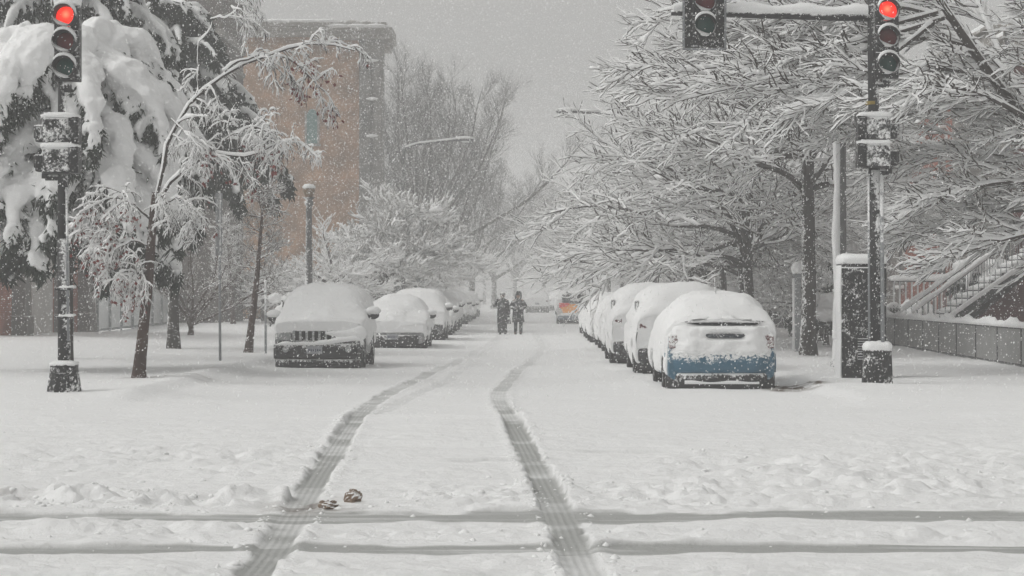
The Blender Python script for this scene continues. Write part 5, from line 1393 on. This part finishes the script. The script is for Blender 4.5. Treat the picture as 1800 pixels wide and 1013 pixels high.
# white rounded trees mid left
def white_tree(seed, h, H, reach, snow):
    s = spread_tree(h, .14, 10, reach, seed, 0, .2, .85, snow)
    s['twig'] = principled('whitened_twig', (.26, .25, .24), .9, 0, .1)
    return s
wt1 = make_tree('snowy_tree', 'rounded snow coated tree behind the bright bushy one', (-7.4, 107, .1), white_tree(101, 2.2, 6, 3.3, .065), 102, GL)
for (x, y, sc, rz, lb_) in ((-7.6, 88, .80, 1.3, 'smaller snow coated tree behind the slim tan lantern'), (-6.3, 118, 1.05, 2.6, 'snow coated tree behind the cobra head lamp post'), (-6.4, 134, 1.15, 4.0, 'snow coated tree over the farthest parked cars on the left'),
                            (-10.5, 125, 1.0, .5, 'snow coated tree at the foot of the church tower'), (-12.5, 108, .75, 5.0, 'snow coated tree at the back of the lawn'), (-6.2, 165, 1.3, 5.6, 'faded snow coated tree behind the two walkers')):
    c = copy_tree(wt1); c.location = (x, y, .1); c.scale = (sc, sc, sc); c.rotation_euler.z = rz; c['label'] = lb_
for (x, y, sc, rz, lb_) in ((-14.5, 112, 1.0, 1.0, 'bare young tree at the left end of the lawn railing'), (-12.6, 98, 1.1, 2.4, 'bare young tree between the glass wall and the church')):
    c = copy_tree(ytree); c.location = (x, y, .1); c.scale = (sc, sc, sc); c.rotation_euler.z = rz; c['label'] = lb_

# ------------------------------------------------------------------ evergreens under snow
def fat_tube(mb, P, r, flat=.7, n=8):
    """closed rounded tube, wider than tall"""
    P = np.asarray(P); K = len(P); T = tangents(P[None])[0]; secs = []
    for k in range(K):
        s = np.cross(T[k], [0, 0, 1.0]); s = s / (np.linalg.norm(s) + 1e-6); u = np.cross(s, T[k]); a = np.arange(n) * 2 * math.pi / n
        secs.append(P[k] + r[k] * (np.cos(a)[:, None] * s + flat * np.sin(a)[:, None] * u))
    mb.loft(secs)
def evergreen(name, label, loc, boughs, trunk, tr, seed, spray=.45, nsp=9, rs=.12, rf=.055, needles=40000, nl=.14, nw=.022, voxel=.05, pillow_r=0.0, droop=1.0, nm=M_NEEDLE, cat='evergreen tree', cover=1.0, mounds=()):
    g = np.random.default_rng(seed); root = thing(name, label, cat, loc)
    tm = MB(); trunk_tube(tm, trunk, tr, seed=seed); tm.build('trunk', M_TRUNK, root, True)
    sm = MB(); lines = []; lm = MB()
    for (p0, az, L_, e0, e1) in boughs:
        K = 10; p = np.array(p0, float); P = [p]
        for q in range(K - 1):
            u = q / (K - 2); e = math.radians(e0 + (e1 - e0) * u ** 1.2); a = az + .10 * math.sin(q * 1.7 + p0[2] * 5)
            p = p + np.array([math.cos(a) * math.cos(e), math.sin(a) * math.cos(e), math.sin(e)]) * L_ / (K - 1); P.append(p)
        P = np.array(P); tt = np.linspace(0, 1, K)
        lm.cyl(P[0], P[4], .05, .03, 6, cap=False); lm.cyl(P[4], P[-1], .03, .01, 6, cap=False)
        rr = rs * (.55 + .6 * np.sin(math.pi * np.clip(tt * .9 + .1, 0, 1)) ** .8) * (1 + .25 * g.normal(0, 1, K)).clip(.6, 1.5); rr[-1] *= .4
        if cover > 0: fat_tube(sm, P + [0, 0, rs * .35], rr * cover, .62)
        lines.append(P)
        if pillow_r:
            for t in np.linspace(.18, .86, 5):
                c = P[int(t * (K - 1))]; q = pillow_r * g.uniform(.7, 1.25); sm.ell((c[0], c[1], c[2] + .03), (q, q, q * .48), n=12, k=8)
        for t in np.linspace(.14, 1, nsp):
            f = t * (K - 1); i = min(int(f), K - 2); c = P[i] + (P[i + 1] - P[i]) * (f - i); d = norm(P[i + 1] - P[i])
            for s_ in (-1, 1):
                if g.random() < .12: continue
                l = spray * (1.1 - .6 * t) * g.uniform(.7, 1.3) * L_ / 2.5
                ya = math.atan2(d[1], d[0]) + s_ * math.radians(g.uniform(38, 68)); el = math.asin(np.clip(d[2], -1, 1)) - math.radians(g.uniform(8, 26)) * droop
                Q = [c]; q_ = c
                for k in range(5):
                    el2 = el - math.radians(13) * k * droop
                    q_ = q_ + np.array([math.cos(ya) * math.cos(el2), math.sin(ya) * math.cos(el2), math.sin(el2)]) * l / 5; Q.append(q_)
                Q = np.array(Q); lines.append(resample(Q, 10))
                if cover > 0 and g.random() < .35 + .65 * cover: fat_tube(sm, Q + [0, 0, rf * .4], cover * rf * np.array([1.1, 1.25, 1.15, 1.0, .75, .3]) * g.uniform(.7, 1.35), .75, 7)
                for k in (2, 3, 4, 5):                                  # hanging fingers
                    if g.random() < .45: continue
                    l2 = l * g.uniform(.3, .55); ya2 = ya + g.normal(0, .5); b = Q[k]
                    dd = np.array([math.cos(ya2) * .55, math.sin(ya2) * .55, -.8 * droop - .1]); dd = norm(dd)
                    Z = np.array([b, b + dd * l2 * .4 + [0, 0, .02], b + dd * l2 * .75, b + dd * l2 + [0, 0, -.03]])
                    lines.append(resample(Z, 10))
                    if cover > 0 and g.random() < cover: fat_tube(sm, Z + [0, 0, rf * .2], cover * rf * .8 * np.array([1, 1, .8, .3]) * g.uniform(.6, 1.2), .8, 6)
    for (c, r_) in mounds: sm.ell(c, r_, n=18, k=12)
    lm.build('boughs', M_BARK, root, True)
    A = np.stack(lines); nb = len(A)
    bi = g.integers(0, nb, needles); f = g.random(needles) * 8.98; i0 = f.astype(int); fr = (f - i0)[:, None]
    c = A[bi, i0] * (1 - fr) + A[bi, i0 + 1] * fr; tan = norm(A[bi, i0 + 1] - A[bi, i0])
    d = norm(tan * .8 + g.normal(0, .55, (needles, 3)) + np.array([0, 0, -.55])) * (nl * g.uniform(.6, 1.3, needles))[:, None]
    sdir = norm(np.cross(d, g.normal(0, 1, (needles, 3)))) * nw
    c = c + g.normal(0, .025, (needles, 3)) + np.array([0, 0, -.02])
    V = np.stack([c, c + d * .45 + sdir, c + d, c + d * .45 - sdir], 1).reshape(-1, 3)
    nbm = MB(); nbm.add(V, np.arange(needles * 4).reshape(-1, 4)); nbm.build('foliage', nm, root)
    # snow caught on some needle sprays
    o = sm.build('snow_load', M_SNOW, root, True)
    rm = o.modifiers.new('merge', 'REMESH'); rm.mode = 'VOXEL'; rm.voxel_size = voxel; rm.use_smooth_shade = True
    so = o.modifiers.new('soften', 'SMOOTH'); so.factor = .5; so.iterations = 4
    tx_ = bpy.data.textures.get('snow_lumps') or bpy.data.textures.new('snow_lumps', 'CLOUDS'); tx_.noise_scale = .30; tx_.noise_depth = 3
    dm = o.modifiers.new('lumps', 'DISPLACE'); dm.texture = tx_; dm.strength = min(.16, rs * .55); dm.mid_level = .5; dm.texture_coords = 'LOCAL'
    return root

EX, EY = WX(108, 44), 44.0
g1 = np.random.default_rng(201); bo = []
for tier, (z, n, L_, e0, e1) in enumerate(((2.9, 11, 2.5, 12, -60), (3.6, 12, 2.9, 14, -62), (4.3, 12, 3.1, 14, -64), (5.0, 12, 3.3, 14, -66), (5.6, 11, 3.2, 14, -66), (6.0, 9, 2.4, 16, -62), (6.2, 6, 1.5, 18, -40))):
    for k in range(n):
        az = 2 * math.pi * (k + .5 * (tier % 2)) / n + g1.normal(0, .12)
        bo.append(((0, 0, z + g1.normal(0, .1)), az, L_ * g1.uniform(.82, 1.12), e0 + g1.normal(0, 5), e1 + g1.normal(0, 6)))
mo = [((0, 0, 6.0), (.8, .8, .35))]
evergreen('snow_laden_evergreen', 'broad drooping evergreen buried in smooth snow pillows behind the left signal', (EX, EY, .1), bo, [(0, .5, 0), (.05, .4, 2), (0, 0, 4), (0, 0, 6.2)], [.11, .10, .09, .04], 202,
          spray=.66, nsp=10, rs=.33, rf=.115, needles=95000, nl=.22, nw=.026, voxel=.04, pillow_r=.0, droop=1.3, mounds=mo)
FX, FY = WX(305, 60), 60.0
bo = []
for tier in range(8):
    z = 5.4 + tier * .52; Lr = 3.5 - tier * .33
    for k in range(9):
        az = 2 * math.pi * (k + .5 * (tier % 2)) / 9 + g1.normal(0, .12)
        bo.append(((0, 0, z + g1.normal(0, .12)), az, Lr * g1.uniform(.85, 1.12), 12 + g1.normal(0, 4), -52 + g1.normal(0, 6)))
evergreen('drooping_conifer', 'dark drooping conifer with thin snow behind the arching red leaved tree', (FX, FY, .1), bo, [(0, 0, 0), (0, 0, 3), (.1, 0, 6), (0, 0, 9.3)], [.14, .13, .10, .03], 203,
          spray=.50, nsp=11, rs=.12, rf=.06, needles=80000, nl=.24, nw=.034, voxel=.07, droop=1.3, cover=.85, nm=M_NEEDLE)
# nearer conifer rising out of the top of the frame
bo = []
for tier in range(13):
    z = 6.2 + tier * .58
    for k in range(9):
        az = 2 * math.pi * (k + .5 * (tier % 2)) / 9 + g1.normal(0, .1); bo.append(((0, 0, z), az, (3.5 - tier * .24) * g1.uniform(.85, 1.1), 12, -58))
evergreen('drooping_conifer', 'dark green conifer with hanging white edged sprays above the broad evergreen', (WX(114, 51), 51, .1), bo, [(0, 0, 0), (0, 0, 5), (0, 0, 13.5)], [.12, .12, .04], 204,
          spray=.5, nsp=10, rs=.15, rf=.065, needles=70000, nl=.2, nw=.03, voxel=.055, droop=1.4, cover=.9)
# snowy bushes on the right, behind the cabinet and in the gardens
def bush(name, label, loc, rx, ry, h, seed, needles=9000):
    g = np.random.default_rng(seed); bo = []
    for k in range(22):
        az = 2 * math.pi * k / 22 + g.normal(0, .2); z = h * g.uniform(.2, .8); bo.append(((g.normal(0, rx * .25), g.normal(0, ry * .25), z), az, min(rx, ry) * g.uniform(.7, 1.1), 30, -50))
    mo = [((g.normal(0, rx * .4), g.normal(0, ry * .4), h * g.uniform(.45, .85)), (rx * g.uniform(.22, .4), ry * g.uniform(.22, .4), h * .13)) for _ in range(12)]
    return evergreen(name, label, loc, bo, [(0, 0, 0), (0, 0, h * .4), (0, 0, h * .8)], [.08, .06, .02], seed, spray=.5, nsp=6, rs=.10, rf=.055, needles=needles, nl=.12, nw=.02, voxel=.05, cat='bush', mounds=mo)
bush('snowy_bush', 'tall snow covered bush between the dark trunk and the cabinet', (WX(1497, 64), 64, .1), .9, .9, 3.1, 301)
bush('snowy_bush', 'round snow covered bush below the porch landing', (WX(1600, 69.5), 69.5, .2), .8, .7, 1.3, 302)
bush('snowy_bush', 'snow covered bush high beside the stair top', (WX(1740, 66), 66, 1.0), 1.2, 1.0, 1.7, 303)
for k, (x, y, sc, rz, lb_) in enumerate([
        (8.6, 68, .62, 1.0, 'low white tree in the garden behind the dark trunk'), (9.0, 77, .75, 2.2, 'low white tree behind the iron fence past the cabinet'), (8.2, 90, .80, 3.1, 'low white tree right of the snow covered vans'),
        (8.4, 104, .9, 4.4, 'second low white tree beyond the snow covered vans'), (8.0, 120, .95, 5.3, 'pale low tree behind the orange tailed van'), (8.5, 140, 1.1, .4, 'hazy low tree behind the first fogged car'), (9.0, 170, 1.3, 1.7, 'fogged low tree at the far right'),
        (-8.6, 146, 1.15, .9, 'hazy low tree behind the farthest left cars'), (-8.0, 190, 1.3, 2.9, 'fogged low tree behind the walkers on the left'), (-14, 250, 1.9, 1.1, 'broad fogged tree left of the street end'), (-5.5, 300, 1.7, 2.0, 'fogged tree standing just left of the street end'), (4.5, 310, 1.8, 3.0, 'fogged tree standing just right of the street end'), (13, 260, 1.9, 4.0, 'broad fogged tree right of the street end'), (-9.5, 100, .7, 3.9, 'low white tree between the slim lantern and the church')]):
    c = copy_tree(wt1); c.location = (x, y, .1); c.scale = (sc, sc, sc); c.rotation_euler.z = rz; c['label'] = lb_; c['group'] = 'low snowy garden trees'
wsp = spread_tree(2.5, .12, 16, 3.5, 111, 0, .3, 1.0, .10)
wsp['side'] = 1.3; wsp['steep'] = .75; wsp['twig'] = principled('frosted_twig', (.42, .41, .40), .9, 0, .1)
make_tree('snowy_tree', 'bright bushy tree thickly coated in snow above the second parked car', (WX(678, 95), 95, .1), wsp, 112, GL)
bu = bush('snowy_bush', 'snow covered bush beside the gate pier', (8.3, 63, .15), .8, .8, 1.6, 305)
for k, (x, y, sc, lb_) in enumerate([(9.2, 71, 1.1, 'snow covered bush left of the iron fence'), (8.2, 82, 1.2, 'snow covered bush behind the low hatchbacks'), (8.3, 95, 1.4, 'pale bush behind the vans on the right'), (8.0, 110, 1.5, 'pale bush near the orange tailed van'),
        (-8.6, 84, 1.0, 'pale bush behind the second left car'), (-7.8, 96, 1.2, 'pale bush left of the notice board'), (-8.0, 122, 1.4, 'hazy bush behind the lamp post on the left')]):
    c = copy_tree(bu); c.location = (x, y, .1); c.scale = (sc, sc, sc); c.rotation_euler.z = k * 1.3; c['label'] = lb_
def hedge(label, p0, p1, h, d, seed):
    g = np.random.default_rng(seed); ln = math.hypot(p1[0] - p0[0], p1[1] - p0[1]); an = math.atan2(p1[1] - p0[1], p1[0] - p0[0])
    root = thing('hedge', label, 'hedge', (p0[0], p0[1], .05), an)
    n = int(ln * 900); c = np.stack([g.random(n) * ln, g.normal(0, d * .4, n), g.random(n) * h], 1); dv_ = norm(g.normal(0, 1, (n, 3))) * .14; s_ = norm(np.cross(dv_, g.normal(0, 1, (n, 3)))) * .03
    t = MB(); t.add(np.stack([c, c + dv_ * .5 + s_, c + dv_, c + dv_ * .5 - s_], 1).reshape(-1, 3), np.arange(n * 4).reshape(-1, 4)); t.build('foliage', M_NEEDLE2, root)
    t = MB()
    for k in range(int(ln * 2.5)): t.ell((g.random() * ln, g.normal(0, d * .3), h * g.uniform(.75, 1.0)), (g.uniform(.2, .45), .25, .12))
    o = t.build('snow_load', M_SNOW, root, True)
hedge('long dark hedge with patchy snow behind the lawn railing', (-21, 116), (-8.5, 116), 1.3, 1.0, 401)

# ------------------------------------------------------------------ falling snow
def flakes(n, box, smin, smax, far=False):
    g = np.random.default_rng(n); lo, hi = np.array(box[0]), np.array(box[1])
    c = lo + (hi - lo) * g.random((n, 3)); s = smin + (smax - smin) * g.random(n) ** 2
    ax = norm(np.array([.35, 0, 1.0]) + g.normal(0, .35, (n, 3))); a2 = norm(np.cross(ax, g.normal(0, 1, (n, 3)))); a3 = np.cross(ax, a2)
    el = s * g.uniform(1.0, 1.7, n)
    if far:
        V = np.stack([c + ax * s[:, None], c + (-ax * .33 + a2 * .94) * s[:, None], c + (-ax * .33 - a2 * .47 + a3 * .82) * s[:, None], c + (-ax * .33 - a2 * .47 - a3 * .82) * s[:, None]], 1).reshape(-1, 3)
        return V, (np.arange(n)[:, None, None] * 4 + np.array([(0, 1, 2), (0, 2, 3), (0, 3, 1), (1, 3, 2)])[None]).reshape(-1, 3)
    V = np.stack([c + ax * el[:, None], c - ax * el[:, None], c + a2 * s[:, None], c - a2 * s[:, None], c + a3 * s[:, None], c - a3 * s[:, None]], 1).reshape(-1, 3)
    F_ = np.array([(0, 2, 4), (0, 4, 3), (0, 3, 5), (0, 5, 2), (1, 4, 2), (1, 3, 4), (1, 5, 3), (1, 2, 5)])
    return V, (np.arange(n)[:, None, None] * 6 + F_[None]).reshape(-1, 3)
fm = MB()
for n, bx3, a, b_ in ((5000, ((-7, 9, -.1), (7, 24, 5.5)), .002, .0045), (30000, ((-10, 24, 0), (10, 42, 8)), .005, .011), (42000, ((-14, 42, 0), (14, 75, 13)), .006, .015), (150000, ((-18, 75, 0), (18, 140, 15)), .010, .021), (260000, ((-22, 140, 0), (22, 290, 17)), .022, .042)):
    V, Fc = flakes(n, bx3, a, b_, n > 100000); fm.add(V, Fc)
M_FLAKE = bpy.data.materials.new('snowflake'); M_FLAKE.use_nodes = True; q_ = M_FLAKE.node_tree; q_.nodes.clear()
d_ = q_.nodes.new('ShaderNodeBsdfDiffuse'); d_.inputs[0].default_value = (.985, .985, .985, 1); t_ = q_.nodes.new('ShaderNodeBsdfTranslucent'); t_.inputs[0].default_value = (.985, .985, .985, 1)
x_ = q_.nodes.new('ShaderNodeMixShader'); x_.inputs[0].default_value = .5; o_ = q_.nodes.new('ShaderNodeOutputMaterial')
q_.links.new(d_.outputs[0], x_.inputs[1]); q_.links.new(t_.outputs[0], x_.inputs[2]); q_.links.new(x_.outputs[0], o_.inputs['Surface'])
fl = fm.build('falling_snow', M_FLAKE, None, False)
tag(fl, 'snowflakes falling through the air over the street', 'snowfall', kind='stuff')

# ------------------------------------------------------------------ haze
hz = MB(); hz.box((0, 272, 12.0), (222, 564, 30.0))
mh = bpy.data.materials.new('haze'); mh.use_nodes = True; n_ = mh.node_tree; n_.nodes.clear()
pv = n_.nodes.new('ShaderNodeVolumePrincipled'); pv.inputs['Density'].default_value = .0031; pv.inputs['Density Attribute'].default_value = ''
pv.inputs['Color'].default_value = (1, 1, 1, 1); pv.inputs['Anisotropy'].default_value = .0
on = n_.nodes.new('ShaderNodeOutputMaterial'); n_.links.new(pv.outputs[0], on.inputs['Volume'])
ho = hz.build('haze', mh, None)
tag(ho, 'grey snowy haze filling the street', 'haze', kind='stuff')
